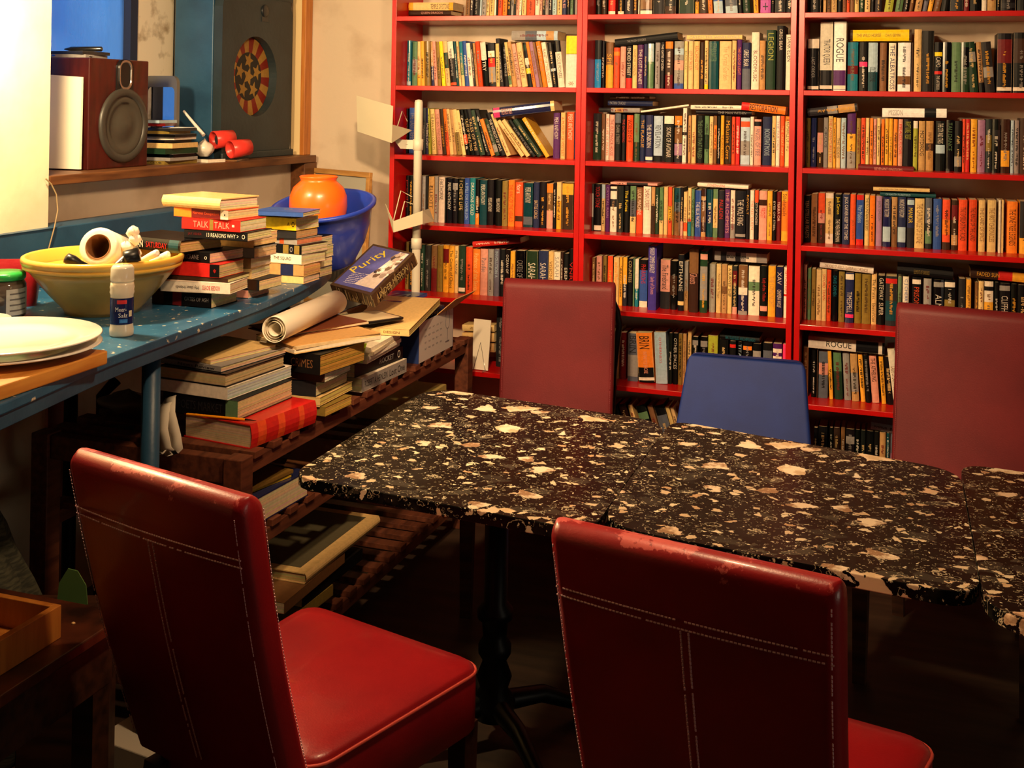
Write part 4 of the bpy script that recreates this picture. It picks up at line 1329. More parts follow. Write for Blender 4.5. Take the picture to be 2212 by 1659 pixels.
stack(1.0505, [
 (457, 2.642, 'dark patterned paperback at the bottom of the near stack on the blue worktop', .19, .125, .042, 'k', 0, dict(segs=((.35, .5, 'R'), (.0, .2, 'N')), texts=(('GATES OF ASH', .55, .95, 's', .25),))),
 (497, 2.640, 'white paperback with upside-down red title, second from bottom of near worktop stack', .20, .12, .029, 'w', 9, dict(texts=(('~ROGER BOYES', .60, .85, 'r', .4), ('~My dear friends', .22, .55, 'K', .4)))),
 (492, 2.645, 'thin brown paperback with a yellow flap above the white upside-down one', .19, .12, .011, 'N', 4, dict(texts=())),
 (473, 2.640, 'thick bright red paperback with black spine end in the near worktop stack', .19, .125, .036, 'r', 1, dict(segs=((.84, 1, 'k'),), texts=(('*', .9, .95, 'r', .3),), pagecol=(222, 190, 140))),
 (452, 2.645, 'black spined paperback with pinkish pages above the thick red one', .19, .14, .028, 'k', -7, dict(texts=(('McCRANE', .5, .8, 's', .45), ('o', .9, .95, 'w', .3)), pagecol=(228, 190, 160))),
 (390, 2.600, 'large dark hardback with red and white lettering, jutting left from near stack',   .24, .155, .034, 'k', -11, dict(hard=True, segs=((.82, .97, 'T'),), texts=(('EWAN', .22, .42, 'w', .55), ('SATURDAY', .47, .8, 'r', .45)), pagecol=(224, 178, 118))),
 (533, 2.660, 'black paperback titled with 13 REASONS, below the red TALK TALK book', .20, .125, .024, 'd', 0, dict(texts=(('JAY ASHER', .06, .28, 'R', .35), ('13 REASONS WHY >', .36, .86, 'w', .45), ('O', .91, .96, 'w', .5)))),
 (517, 2.655, 'red TALK TALK paperback near the top of the near worktop stack', .19, .125, .031, 'r', -2, dict(segs=((.48, .54, 'u'),), texts=(('TALK', .2, .46, 'p', .55), ('TALK', .56, .82, 'p', .55), ('-', .86, .9, 'w', .2)))),
 (490, 2.650, 'orange and red spined paperback just under the top white book', .19, .13, .026, 'O', -7, dict(segs=((0, .33, 'o'), (.33, .86, 'R'), (.86, 1, 'w')), texts=(('Nervous Occupations', .36, .84, 'O', .4), ('.', .93, .95, 'k', .25)))),
 (475, 2.640, 'white hardback with a rounded spine on top of the near worktop stack', .215, .15, .031, 'c', -10, dict(hard=True, pagecol=(236, 218, 180))),
], GA)
stack(1.0505, [
 (536, 2.815, 'thin pale teal paperback at the bottom of the second worktop stack', .19, .115, .024, 'l', 0, dict(segs=((.8, 1, 'p'),), pagecol=(236, 200, 160))),
 (560, 2.812, 'dark spined paperback with red cover, second from bottom of second worktop stack', .19, .115, .03, 'K', -3, dict(segs=((.8, .95, 'N'),), pagecol=(232, 196, 150))),
 (543, 2.815, 'cream paperback with plain pages, third from bottom of second worktop stack', .18, .11, .03, 'c', 3, dict()),
 (541, 2.815, 'tan paperback in the middle of the second worktop stack', .18, .11, .029, 'e', 0, dict()),
 (548, 2.812, 'grey paperback with wavy pages, second from top of second worktop stack', .18, .115, .028, 's', -2, dict(pagecol=(228, 200, 150))),
 (546, 2.815, 'fat cream paperback with curling pages on top of the second worktop stack', .18, .12, .034, 'c', -3, dict(curl=.006, pagecol=(230, 196, 140))),
], GA)
z3 = stack(1.0505, [
 (655, 3.103, 'cream paperback at the bottom of the far worktop stack', .17, .11, .022, 'c', 2, dict(texts=())),
 (655, 3.103, 'tan paperback with navy label, second from bottom of far worktop stack', .18, .11, .036, 'e', 0, dict(segs=((.55, .8, 'B'),), pagecol=(230, 184, 120), texts=())),
 (650, 3.100, 'white spined paperback titled SQUAD in the far worktop stack', .19, .13, .03, 'w', -6, dict(texts=(('THE SQUAD', .45, .8, 'K', .4),), curl=-.0)),
 (650, 3.100, 'camera patterned black paperback in the far worktop stack', .18, .135, .028, 'k', -8, dict(segs=((.6, .95, 'u'), (.72, .84, 'd')), texts=(('o', .75, .81, 's', .6),))),
 (640, 3.103, 'patterned orange and black paperback below the charcoal one in far stack', .17, .13, .018, 's', -8, dict(segs=((.3, .5, 'k'), (.6, .7, 'O')), pagecol=(226, 150, 110))),
 (638, 3.100, 'charcoal paperback below the yellow book in the far worktop stack', .17, .125, .026, 'K', -3, dict(texts=(), pagecol=(214, 170, 126))),
 (637, 3.095, 'bright yellow paperback with two dark eyes on its spine, far worktop stack', .18, .13, .038, 'Y', -4, dict(texts=(('A', .82, .87, 'k', .3), ('o', .91, .97, 'k', .45)))),
 (626, 3.095, 'thin dark booklet lying on the yellow book in the far stack', .15, .11, .008, 'N', -2, dict()),
 (652, 3.060, 'black and blue disc case lying crooked on top of the far worktop stack', .17, .135, .014, 'b', 6, dict(segs=(), toptext=(('~ o ~', .1, .9, .6, .02, 's'),), name='disc_case', texts=())),
], GA)
z = 1.0505
stack(1.0505, [
 (690, 3.24, 'slim dark paperback at the bottom of the short stack behind the far one', .13, .085, .03, 'K', 0, dict(pagecol=(210, 190, 150))),
 (690, 3.24, 'grey paperback second from bottom in the short stack by the blue bowl', .13, .085, .03, 's', 0, dict()),
 (692, 3.24, 'cream paperback second from top in the short stack by the blue bowl', .13, .085, .036, 'w', 0, dict()),
 (690, 3.24, 'white paperback with black cover topping the short stack by the blue bowl', .13, .085, .032, 'd', 0, dict()),
], GA)

# ---------------------------------------------------------------- on the worktop
# mixing bowl
BOWL = mat('yellow_glaze', (206, 168, 92), 0.3, noise=(9, (186, 146, 74), 0.4, 0.7), coat=0.3)
RIM = mat('ochre_glaze', (222, 172, 70), 0.3, coat=0.3)
bc = Vector((-1.985, 2.50, 1.0503)); t = thing('mixing_bowl', 'large yellow mixing bowl with a ribbed ochre rim, full of kitchen things', 'bowl', bc)
mb = MB(); mb.lathe([(0, 0), (0.095, 0), (0.1, 0.012), (0.135, 0.05), (0.175, 0.1), (0.188, 0.118), (0.181, 0.118), (0.168, 0.1), (0.128, 0.05), (0.09, 0.014), (0, 0.012)], 64); mb.build('body', BOWL, t)
mb = MB(); mb.lathe([(0.183, 0.116), (0.193, 0.118), (0.2, 0.122), (0.201, 0.129), (0.198, 0.131), (0.203, 0.134), (0.205, 0.142), (0.203, 0.149), (0.197, 0.152), (0.190, 0.148), (0.183, 0.118)], 64); mb.build('rim', RIM, t)
def cyl_between(a, b, r0, r1, n=24, mb=None):
    mb = mb or MB(); mb.tube([a, b], [r0, r1], n); return mb
def ring_tube(a, b, prof, n=40):
    """surface of revolution about the axis a->b; prof = (radius, fraction along)"""
    a, b = Vector(a), Vector(b); ax = (b - a); t_ = ax.normalized(); s = t_.cross(Vector((0, 0, 1))).normalized(); u = t_.cross(s)
    mb = MB(); loops = [[a + ax * f + (s * math.cos(2 * math.pi * k / n) + u * math.sin(2 * math.pi * k / n)) * r for k in range(n)] for r, f in prof]
    mb.loft(loops, False, False); return mb
fa = Yp(212, 533, 2.44); fb = fa + Vector((-0.055, 0.17, -0.05))
t = thing('cling_film_roll', 'roll of cling film with brown cardboard core, lying in the yellow bowl', 'roll', fa)
q = Vector((0, 0, 0)); d_ = fb - fa
mb = ring_tube(q, d_, [(0.033, 0.0), (0.046, 0.0), (0.051, 0.03), (0.051, 0.97), (0.046, 1.0), (0.033, 1.0)]); mb.build('film', mat('cling_film', (236, 228, 212), 0.22, coat=0.4, bump=(40, 0.5)), t)
mb = ring_tube(q + d_ * -0.01, d_ * 1.01, [(0.0328, 0), (0.0328, 1), (0.0295, 1), (0.0295, 0), (0.0328, 0)]); mb.build('cardboard_core', mat('cardboard_core', (120, 78, 40), 0.9), t)
rnd = random.Random(5); mb = MB()
for k in range(5):     # bunched film hanging off the roll
    a = Vector((0.05, 0.03, 0.035 - 0.02 * k)) + Vector((rnd.uniform(-.006, .012), rnd.uniform(0, .05), 0)); ph = rnd.uniform(0, 6)
    mb.loft([[a + Vector(((r_ * (1 + .3 * math.sin(3 * q + ph))) * math.cos(q), r_ * math.sin(q), zz + .004 * math.sin(2 * q + ph))) for q in [2 * math.pi * i / 12 for i in range(12)]] for r_, zz in ((.001, -.016), (.010, -.012), (.017, -.002), (.013, .008), (.002, .013))])
mb.build('loose_film', MATS['cling_film'], t)
def handle(name, label, cat, a, b, r0, r1, m, blade=None):
    a, b = Vector(a), Vector(b); o = thing(name, label, cat, b); mid = (a + b) / 2 - b
    mb = MB(); mb.tube([a - b, (a - b) * 0.96, mid * 1.35, mid * 0.7, Vector((0, 0, 0))], [r0 * 0.5, r0, r1 * 1.05, r1 * 0.8, r1 * 0.8], 12); mb.build('handle', m, o)
    if blade:
        d = (b - a).normalized(); s = d.cross(Vector((0, 0, 1))).normalized(); mb = MB(); e = d * blade
        mb.add([s * .001 + Vector((0, 0, .011)), s * .001 + Vector((0, 0, -.011)), e + s * .001 + Vector((0, 0, -.004)), e + s * .001 + Vector((0, 0, .004)), s * -.001 + Vector((0, 0, .011)), s * -.001 + Vector((0, 0, -.011)), e - s * .001 + Vector((0, 0, -.004)), e - s * .001 + Vector((0, 0, .004))],
               [(0, 1, 2, 3), (7, 6, 5, 4), (0, 3, 7, 4), (1, 5, 6, 2), (3, 2, 6, 7), (0, 4, 5, 1)]); mb.build('blade', STEEL, o)
    return o
handle('kitchen_knife', 'black handled knife leaning over the left rim of the yellow bowl', 'knife', Yp(141, 556, 2.36), Yp(188, 580, 2.40), .013, .015, BLACK, .09)
handle('peeler', 'white handled peeler leaning on the right rim of the yellow bowl', 'cutlery', Yp(340, 546, 2.47), Yp(298, 566, 2.50), .010, .009, WHITE, .06)
handle('knife', 'white handled knife behind the peeler, leaning on the right bowl rim', 'knife', Yp(364, 549, 2.55), Yp(326, 566, 2.57), .010, .009, WHITE, .06)
a = Yp(274, 556, 2.40); t = thing('bottle_stopper', 'short black cylinder stopper beside the cling film roll in the bowl', 'stopper', a)
mb = ring_tube((0, 0, 0), (0.02, 0.012, 0.006), [(0.0, -.2), (0.017, -.2), (0.018, 0), (0.018, 1.3), (0, 1.3)], 20); mb.build('cap', BLACK, t)
mb = ring_tube((-.002, 0, 0), (-0.05, -0.02, -0.05), [(0.0, 0), (0.009, 0), (0.008, 1), (0, 1)], 12); mb.build('stem', STEEL, t)
# salt bottle
b0 = Vector((-1.742, 2.262, 1.0503)); t = thing('salt_bottle', 'sea salt bottle with dark blue label in front of the yellow bowl', 'bottle', b0)
CLEAR = mat('salt_white_plastic', (228, 218, 196), 0.22, coat=0.4)
mb = MB(); mb.lathe([(0, 0), (0.026, 0), (0.028, 0.004), (0.028, 0.016), (0.0265, 0.024), (0.0265, 0.098), (0.0285, 0.104), (0.0272, 0.11), (0.0285, 0.116), (0.0272, 0.122), (0.026, 0.128), (0, 0.128)], 40); mb.build('bottle_body', CLEAR, t)
mb = MB(); mb.lathe([(0, 0.1285), (0.0265, 0.1285), (0.0275, 0.133), (0.0265, 0.16), (0.022, 0.168), (0, 0.168)], 40); mb.build('cap', mat('clear_cap', (236, 230, 214), 0.15, trans=0.35, coat=0.3), t)
def label_arc(r, z0, z1, a0, a1, col, n=24):
    mb = MB(); vs = []
    for i in range(n + 1):
        a = a0 + (a1 - a0) * i / n; vs += [(r * math.cos(a), r * math.sin(a), z0), (r * math.cos(a), r * math.sin(a), z1)]
    mb.add(vs, [(2 * i, 2 * i + 2, 2 * i + 3, 2 * i + 1) for i in range(n)], col); return mb
am = math.atan2(-b0.y, -b0.x)
mb = label_arc(0.0270, 0.030, 0.092, am - 2.6, am + 2.6, (24, 36, 88), 40)
def arc_text(mb, s, r, ac, zc, w, h, col):
    vs, fs, tw, th = glyphs(s); k = w / tw; kh = h / th
    mb.add([(r * math.cos(ac + (x - tw / 2) * k / r), r * math.sin(ac + (x - tw / 2) * k / r), zc + (y - th / 2) * kh) for x, y in vs], fs, col)
arc_text(mb, 'Meer-', .0273, am - .08, .066, .026, .011, (240, 240, 240)); arc_text(mb, 'Salz', .0273, am + .1, .052, .021, .010, (240, 240, 240)); arc_text(mb, 'fein', .0274, am + .15, .0385, .014, .006, (90, 170, 230))
mb.add(label_arc(.02735, .079, .088, am - .42, am + .42, (214, 50, 60), 8).v, [(2 * i, 2 * i + 2, 2 * i + 3, 2 * i + 1) for i in range(8)], (222, 62, 66))
mb.add(label_arc(.02735, .034, .043, am - .2, am + .5, None, 8).v, [(2 * i, 2 * i + 2, 2 * i + 3, 2 * i + 1) for i in range(8)], (60, 130, 210))
mb.add(label_arc(.02735, .048, .062, am + .62, am + .95, None, 6).v, [(2 * i, 2 * i + 2, 2 * i + 3, 2 * i + 1) for i in range(6)], (230, 220, 190))
mb.build('label', GLOSS, t)
# jar
j0 = Vector((-2.155, 2.325, 1.0503)); t = thing('jar', 'glass jar with a green lid at the left edge of the worktop', 'jar', j0)
mb = MB(); mb.lathe([(0, 0), (0.05, 0), (0.056, 0.006), (0.056, 0.085), (0.05, 0.098), (0, 0.098)], 40); mb.build('glass_body', mat('dark_jar_glass', (84, 72, 66), 0.1, coat=0.6), t)
mb = MB(); mb.lathe([(0, 0.0985), (0.053, 0.0985), (0.055, 0.102), (0.055, 0.112), (0.051, 0.117), (0, 0.1175)], 40); mb.build('lid', mat('green_lid', (30, 150, 60), 0.3, coat=0.3), t)
am = math.atan2(-j0.y, -j0.x); mb = label_arc(.0566, .012, .078, am + .15, am + 1.5, (206, 204, 200), 16)
for k in range(4): mb.add(label_arc(.0569, .022 + .014 * k, .026 + .014 * k, am + .3, am + 1.2, None, 8).v, [(2 * i, 2 * i + 2, 2 * i + 3, 2 * i + 1) for i in range(8)], (120, 116, 116))
mb.build('label', PRINT, t)
t = thing('packet', 'dark red foil packet standing between the jar and the yellow bowl', 'packet', (-2.245, 2.475, 1.0503), 0.5)
mb = MB(); mb.loft([[(x, y, 0) for x, y in rrect(.10, .05, .02)], [(x, y, .05) for x, y in rrect(.11, .055, .02)], [(x, y, .10) for x, y in rrect(.10, .03, .012)], [(x, y, .125) for x, y in rrect(.095, .006, .002)]]); mb.build('packet_body', mat('red_foil', (150, 18, 30), 0.35, coat=0.3, bump=(30, .4)), t)
# plates on a board
t = thing('chopping_board', 'wooden board overhanging the near edge of the blue worktop', 'board', (-1.83, 1.72, 1.0505), R(2.0))
mb = MB(); mb.prism(rrect(.52, .57, .012, 4), 0, .028); mb.build('board', mat('board_wood', (226, 158, 70), .45, noise=(6, (196, 122, 46), .35, .7, (8, 1, 8))), t, bevel=.003)
CHINA = mat('white_china', (242, 238, 228), 0.18, coat=0.5)
p1, p2, p3 = Zp(230, 713, 1.118), Zp(100, 683, 1.118), Zp(2, 768, 1.118)
ax, ay, bx_, by, cx_, cy_ = p1.x, p1.y, p2.x, p2.y, p3.x, p3.y; dd = 2 * (ax * (by - cy_) + bx_ * (cy_ - ay) + cx_ * (ay - by))
ux = ((ax * ax + ay * ay) * (by - cy_) + (bx_ * bx_ + by * by) * (cy_ - ay) + (cx_ * cx_ + cy_ * cy_) * (ay - by)) / dd
uy = ((ax * ax + ay * ay) * (cx_ - bx_) + (bx_ * bx_ + by * by) * (ax - cx_) + (cx_ * cx_ + cy_ * cy_) * (bx_ - ax)) / dd
pr = min(0.20, math.hypot(ax - ux, ay - uy))
for k, lab in enumerate(('lower white plate of the two stacked on the wooden board', 'upper white plate of the two stacked on the wooden board')):
    z = 1.079 + .0185 * k; t = thing('dinner_plate', lab, 'plate', (ux, uy, z), 0, 'white plates on the board')
    mb = MB(); mb.lathe([(0, 0.0), (pr * .55, 0.0), (pr * .62, .004), (pr * .97, .0165), (pr, .019), (pr * .985, .0215), (pr * .64, .009), (pr * .56, .0055), (0, .005)], 72); mb.build('plate', CHINA, t)
def lump(name, label, cat, loc, sx, sy, sz, m, seed, kind=None, part='cloth'):
    rnd = random.Random(seed); t = thing(name, label, cat, loc); mb = MB(); n, h = 18, 9; loops = []
    ph = [rnd.uniform(0, 6.28) for _ in range(8)]
    for j in range(h + 1):
        v = j / h; r = math.sin(math.pi * min(0.995, 0.16 + 0.84 * v) ) if v < 1 else 0.02; lp = []
        for i in range(n):
            a = 2 * math.pi * i / n; q = 1 + .14 * math.sin(3 * a + ph[0] + v * 3) + .09 * math.sin(5 * a + ph[1] - v * 5) + .06 * math.sin(9 * a + ph[2] + 7 * v)
            lp.append((sx * r * q * math.cos(a), sy * r * q * math.sin(a), sz * (v ** 0.9) * (1 + .08 * math.sin(2 * a + ph[3]))))
        loops.append(lp)
    mb.loft(loops); mb.build(part, m, t); return t
lump('dish_cloth', 'crumpled grey cloth at the left frame edge behind the plates', 'cloth', (-2.05, 2.16, 1.0503), .07, .06, .05, mat('grey_cloth', (170, 166, 160), 0.8), 3)
# orange vase in a blue bowl
bb = Vector((-1.845, 3.50, 1.052)); t = thing('plastic_bowl', 'big deep blue plastic bowl tilted at the far end of the worktop', 'bowl', bb); t.rotation_euler = (R(13), 0, 0)
BB = mat('blue_plastic', (34, 60, 170), 0.34, coat=0.2)
mb = MB(); mb.lathe([(0, 0), (.075, 0), (.09, .012), (.13, .08), (.155, .15), (.165, .205), (.178, .208), (.18, .218), (.172, .222), (.160, .216), (.148, .15), (.12, .08), (.08, .018), (0, .014)], 64); mb.build('bowl', BB, t)
vv = Vector((-1.875, 3.47, 1.075)); t = thing('orange_vase', 'round orange plastic vase standing in the blue bowl', 'vase', vv)
mb = MB(); mb.lathe([(0, 0), (.05, 0), (.06, .01), (.075, .07), (.092, .13), (.099, .18), (.097, .215), (.085, .245), (.066, .262), (.060, .268), (.063, .276), (.066, .281), (.062, .284), (.055, .274), (.058, .262), (.078, .243), (.09, .215), (.09, .18), (.05, .03), (0, .02)], 64)
mb.build('vase', mat('orange_plastic', (255, 104, 24), 0.3, coat=0.2), t)
# picture frame leaning in the corner
fl = Vector((-2.455, 4.452, 0.7265)); fr = Vector((-2.085, 4.275, 0.7265)); wv = fr - fl; rzf = math.atan2(wv.y, wv.x); wl_ = wv.length; ht = 0.592
t = thing('picture_frame', 'wooden picture frame with a dark print, leaning in the corner behind the bowl', 'picture', fl, rzf); t.rotation_euler = (R(-3), 0, rzf)
for nm, b_ in (('frame_bar', (0, wl_, ht - .022, ht)), ('frame_bar', (0, wl_, 0, .022)), ('frame_bar', (0, .022, .022, ht - .022)), ('frame_bar', (wl_ - .022, wl_, .022, ht - .022))):
    mb = MB(); mb.box(b_[0], b_[1], -.018, 0, b_[2], b_[3]); mb.build(nm, LIGHTWOOD, t, bevel=.002)
mb = MB(); mb.box(.0221, wl_ - .0221, -.008, -.003, .0221, ht - .0221); mb.build('mount', mat('grey_mount', (176, 172, 158), 0.9), t)
mb = MB(); mb.box(.075, wl_ - .07, -.0095, -.0081, .11, ht - .085); mb.build('print', mat('dark_print', (40, 36, 34), 0.6, noise=(12, (92, 86, 80), 0.45, 0.7, (6, 1, 1))), t)

# ---------------------------------------------------------------- on the window sill (z 1.375)
ZS = 1.3752
CHERRY = mat('cherry_veneer', (72, 20, 14), 0.35, noise=(7, (48, 12, 9), 0.4, 0.7, (6, 6, 1)), coat=0.2)
t = thing('bookshelf_speaker', 'small reddish brown loudspeaker on the window sill', 'speaker', (-2.605, 3.075, ZS), R(0))
mb = MB(); mb.box(-.11, .095, 0, .31, 0, .37); mb.build('cabinet', CHERRY, t, bevel=.004)
def disc_x(mb, prof, y, z, n=40): # revolve about the x axis at y,z ; prof (r, x)
    loops = [[(x, y + r * math.cos(2 * math.pi * k / n), z + r * math.sin(2 * math.pi * k / n)) for k in range(n)] for r, x in prof]; mb.loft(loops, False, False)
mb = MB(); disc_x(mb, [(.128, .0955), (.128, .101), (.122, .106), (.104, .107), (.1, .100)], .175, .145); mb.build('woofer_ring', mat('grey_ring', (58, 55, 50), 0.4), t)
mb = MB(); disc_x(mb, [(.1, .0995), (.085, .104), (.075, .096), (.052, .0962), (.04, .100), (.02, .106), (.0005, .108)], .175, .145); mb.build('woofer_cone', mat('dark_cone', (66, 62, 54), 0.45), t)
mb = MB(); mb.loft([[(x, .175 + a, .295 + b) for a, b in rrect(.088, .15, .03, 5)] for x in (.0955, .1005)], smooth=False); mb.build('tweeter_plate', BLACK, t)
mb = MB(); mb.loft([[(x, .175 + a * k, .318 + b * k) for a, b in rrect(.066, .1, .028, 5)] for x, k in ((.1008, 1), (.104, 1), (.104, .86), (.1008, .82))], False, False, smooth=False); mb.build('tweeter_trim', STEEL, t)
mb = MB()
for s_ in range(7):
    o_ = .0016 * s_; bend = .012
    vs = []; n = 8
    for i in range(n + 1):
        u = i / n; vs += [(-.175 + .205 * u, -.012 - o_ - bend * u ** 2 * 0 - .006 * math.sin(3 * u), .004), (-.175 + .195 * u, -.006 - o_ * .8, .315 - .010 * u)]
    mb.add(vs, [(2 * i, 2 * i + 2, 2 * i + 3, 2 * i + 1) for i in range(n)], smooth=True)
o = mb.build('paper_sheets', PAPER); o.location = (-2.545, 3.062, ZS); o.rotation_euler = (R(-1.5), 0, 0); tag(o, 'bright white sheaf of paper leaning against the small loudspeaker', 'paper')
ztop = ZS + .3705
def cd_case(label, loc, rz, col, group, t_=.0102, size=(.142, .125), tx=None):
    o = thing('disc_case', label, 'disc case', loc, rz, group); mb = MB(); mb.box(-size[0] / 2, size[0] / 2, -size[1] / 2, size[1] / 2, 0, t_, PAL[col])
    if tx: put_text(mb, tx, (0, -size[1] / 2 - .0004, t_ / 2), (1, 0, 0), (0, 0, 1), size[0] * .8, t_ * .5, PAL['K'], 0, True)
    mb.build('case', GLOSS, o)
    mb = MB(); mb.box(-size[0] / 2 + .004, size[0] / 2 - .004, -size[1] / 2 + .004, size[1] / 2 - .004, t_, t_ + .0004, PAL['s' if col in 'kK' else 'K']); mb.build('inlay', GLOSS, o); return o
cd_case('clear grey disc case lying on top of the small loudspeaker', (-2.62, 3.15, ztop), .1, 's', None, .0105)
cd_case('dark disc case under the marker on the small loudspeaker', (-2.615, 3.155, ztop + .011), -.08, 'K', None, .0105)
def pen(label, a, b, col, tip, r=.005, name='pen'):
    a, b = Vector(a), Vector(b); o = thing(name, label, 'pen', a); d = b - a; mb = MB(); mb.tube([d * 0, d * .02, d * .8, d * .84], [r * .7, r, r, r * .9], 12); mb.build('barrel', mat('pen_' + name + str(len(label)), col, .25, coat=.4), o)
    mb = MB(); mb.tube([d * .84, d * .97, d], [r * .85, r * .3, r * .15], 12); mb.build('tip', tip, o); return o
pen('blue ballpoint pen lying on top of the small loudspeaker', (-2.67, 3.085, ztop + .006), (-2.53, 3.12, ztop + .006), (20, 70, 190), STEEL)
pen('black marker pen resting on the disc cases on the small loudspeaker', (-2.53, 3.16, ztop + .0315), (-2.66, 3.13, ztop + .0295), (18, 18, 18), BLACK, .0085, 'marker_pen')
# mirror
m0 = Yp(356, 262, 3.62); t = thing('mirror', 'grey framed mirror with rounded corners standing behind the disc cases', 'mirror', (-2.655, 3.655, ZS), R(-14))
mb = MB(); out = rrect(.185, .325, .03, 6); inn = rrect(.163, .265, .02, 6)
def yz(p, y, dz=.1625, sc=1): return [(a, y, b + dz) for a, b in p]
mb.loft([yz(out, .012), yz(out, -.002), yz(inn, -.004, .15), yz(inn, .004, .15)], False, False, smooth=False); mb.build('frame', mat('grey_frame', (96, 92, 86), .4), t)
mb = MB(); mb.loft([yz(inn, .002, .15), yz(inn, .011, .15)], smooth=False); mb.build('glass', mat('mirror_glass', (220, 225, 235), .04, 1.0), t)
# discs and booklets
rnd = random.Random(9); z = ZS; seq = [('u', .013, .175, 'white'), ('s', .012, .17, ''), ('k', .011, .142, ''), ('G', .02, .19, ''), ('c', .018, .175, ''), ('k', .010, .142, ''), ('w', .010, .142, ''), ('k', .010, .15, ''), ('u', .010, .142, ''), ('K', .010, .142, '')]
dl = ['olive grey disc box with a printed spine at the bottom of the sill pile', 'grey disc box second from bottom of the sill pile', 'black disc case third from bottom of the sill pile', 'dark green book in the sill pile of discs', 'thick cream booklet in the middle of the sill disc pile',
      'black disc case just above the cream booklet on the sill', 'white disc case above the middle of the sill pile', 'wide black disc case third from top of the sill pile', 'olive disc case second from top of the sill pile', 'charcoal disc case under the loose white disc on the sill']
for k, (c, th, sz, _) in enumerate(seq):
    cd_case(dl[k], (-2.555 + rnd.uniform(-.015, .02), 3.565 + rnd.uniform(-.012, .012), z), rnd.uniform(-.15, .15), c, 'disc cases piled on the sill', th, (.13, sz), 'DISC CLUB' if k in (0,) else None); z += th + .0008
mb = MB(); mb.lathe([(.008, 0), (.06, 0), (.06, .0012), (.008, .0012), (.008, 0)], 40); o = mb.build('disc', mat('white_disc', (240, 238, 235), .2, coat=.4)); o.location = (-2.53, 3.60, z + .0003); tag(o, 'loose white disc on top of the sill disc pile', 'disc')
cd_case('reddish disc case tilted on the pile beside the small loudspeaker', (-2.60, 3.53, z + .006), .3, 'R', 'disc cases piled on the sill', .0105); cd_case('white topped disc case above the reddish tilted one', (-2.605, 3.53, z + .0172), .1, 'l', 'disc cases piled on the sill', .0105)
# white ladle handle, plastic wrap, two red cups
a, b = Yp(397, 240, 3.72), Yp(440, 292, 3.70); t = thing('ladle', 'white plastic ladle handle leaning across the sill by the blue speaker', 'ladle', a); mb = MB(); mb.tube([Vector((0, 0, 0)), (b - a) * .5, b - a], [.005, .006, .008], 8); mb.build('handle', WHITE, t)
lump('plastic_wrap', 'crumpled clear plastic wrapping behind the red cups on the sill', 'wrapping', (-2.51, 3.735, ZS + .02), .035, .04, .065, MATS['cling_film'], 11, part='wrapping')
CUP = mat('red_plastic_cup', (255, 72, 60), .3, trans=.3)
for lab, f_, l_ in (('left red plastic cup lying on its side on the sill', Yp(461, 303, 3.80), .085), ('right red plastic cup lying on its side in front, on the sill', Yp(497, 323, 3.80), .085)):
    t = thing('plastic_cup', lab, 'cup', f_, 0, 'red cups on the sill'); ax = Vector((.05, .10, .012)).normalized() * l_
    mb = ring_tube((0, 0, 0), ax, [(.034, 0), (.0355, .01), (.0345, .5), (.031, 1.0), (0.0, 1.0), (0, .96), (.028, .95), (.031, .5), (.032, 0), (.034, 0)]); mb.build('cup', CUP, t)
cd_case('thin brown card sleeve under the red cups at the sill edge', (-2.49, 3.865, ZS), .25, 'n', None, .006, (.12, .15)); cd_case('white paper sleeve lying by the red cups on the sill', (-2.475, 3.72, ZS), -.2, 'w', None, .012, (.07, .09))
# big blue cabinet speaker
NAVY = mat('dark_blue_paint', (38, 52, 56), .5, noise=(8, (30, 42, 46), .4, .7), bump=(60, .2))
t = thing('cabinet_speaker', 'large blue painted speaker cabinet with a sunburst disc in its round hole', 'speaker', (-2.61, 4.105, ZS))
mb = MB(); mb.box(-.11, .066, -.275, .275, 0, .70); mb.build('cabinet', BLUE, t, bevel=.003)
n = 48; mb = MB(); rc = .165; zc = .335; yc = -.02; ringo = []
sq = []
for k in range(n):
    a = 2 * math.pi * k / n; c, s = math.cos(a), math.sin(a); m_ = max(abs(c) / .27, abs(s) / (.33 if s > 0 else .33)); sq.append((.0865, c / m_, zc + s / m_ * 1.0))
cir = [(.0865, yc + rc * math.cos(2 * math.pi * k / n), zc + rc * math.sin(2 * math.pi * k / n)) for k in range(n)]
off_ = lambda l, x: [(x, b, c) for a, b, c in l]
sq = [(x, max(-.272, min(.272, y)), max(.004, min(.696, z))) for x, y, z in sq]
mb.loft([off_(sq, .0665), off_(sq, .105), off_(cir, .105), off_(cir, .0665)], False, False, smooth=False)
mb.box(.0665, .105, -.272, .272, .664, .697); mb.build('baffle', NAVY, t)
mb = MB(); mb.box(.1052, .118, -.275, .275, .0, .028); mb.build('bottom_lip', NAVY, t, bevel=.004)
mb = MB(); X_ = .0685
for k in range(24):
    a0, a1 = 2 * math.pi * k / 24, 2 * math.pi * (k + 1) / 24
    mb.add([(X_, yc + r * math.cos(a), zc + r * math.sin(a)) for r, a in ((.10, a0), (.164, a0), (.164, a1), (.10, a1))], [(0, 1, 2, 3)], (128, 40, 28) if k % 2 else (168, 128, 60))
mb.add([(X_, yc + .10 * math.cos(2 * math.pi * k / 36), zc + .10 * math.sin(2 * math.pi * k / 36)) for k in range(36)], [tuple(range(36))], (40, 38, 34))
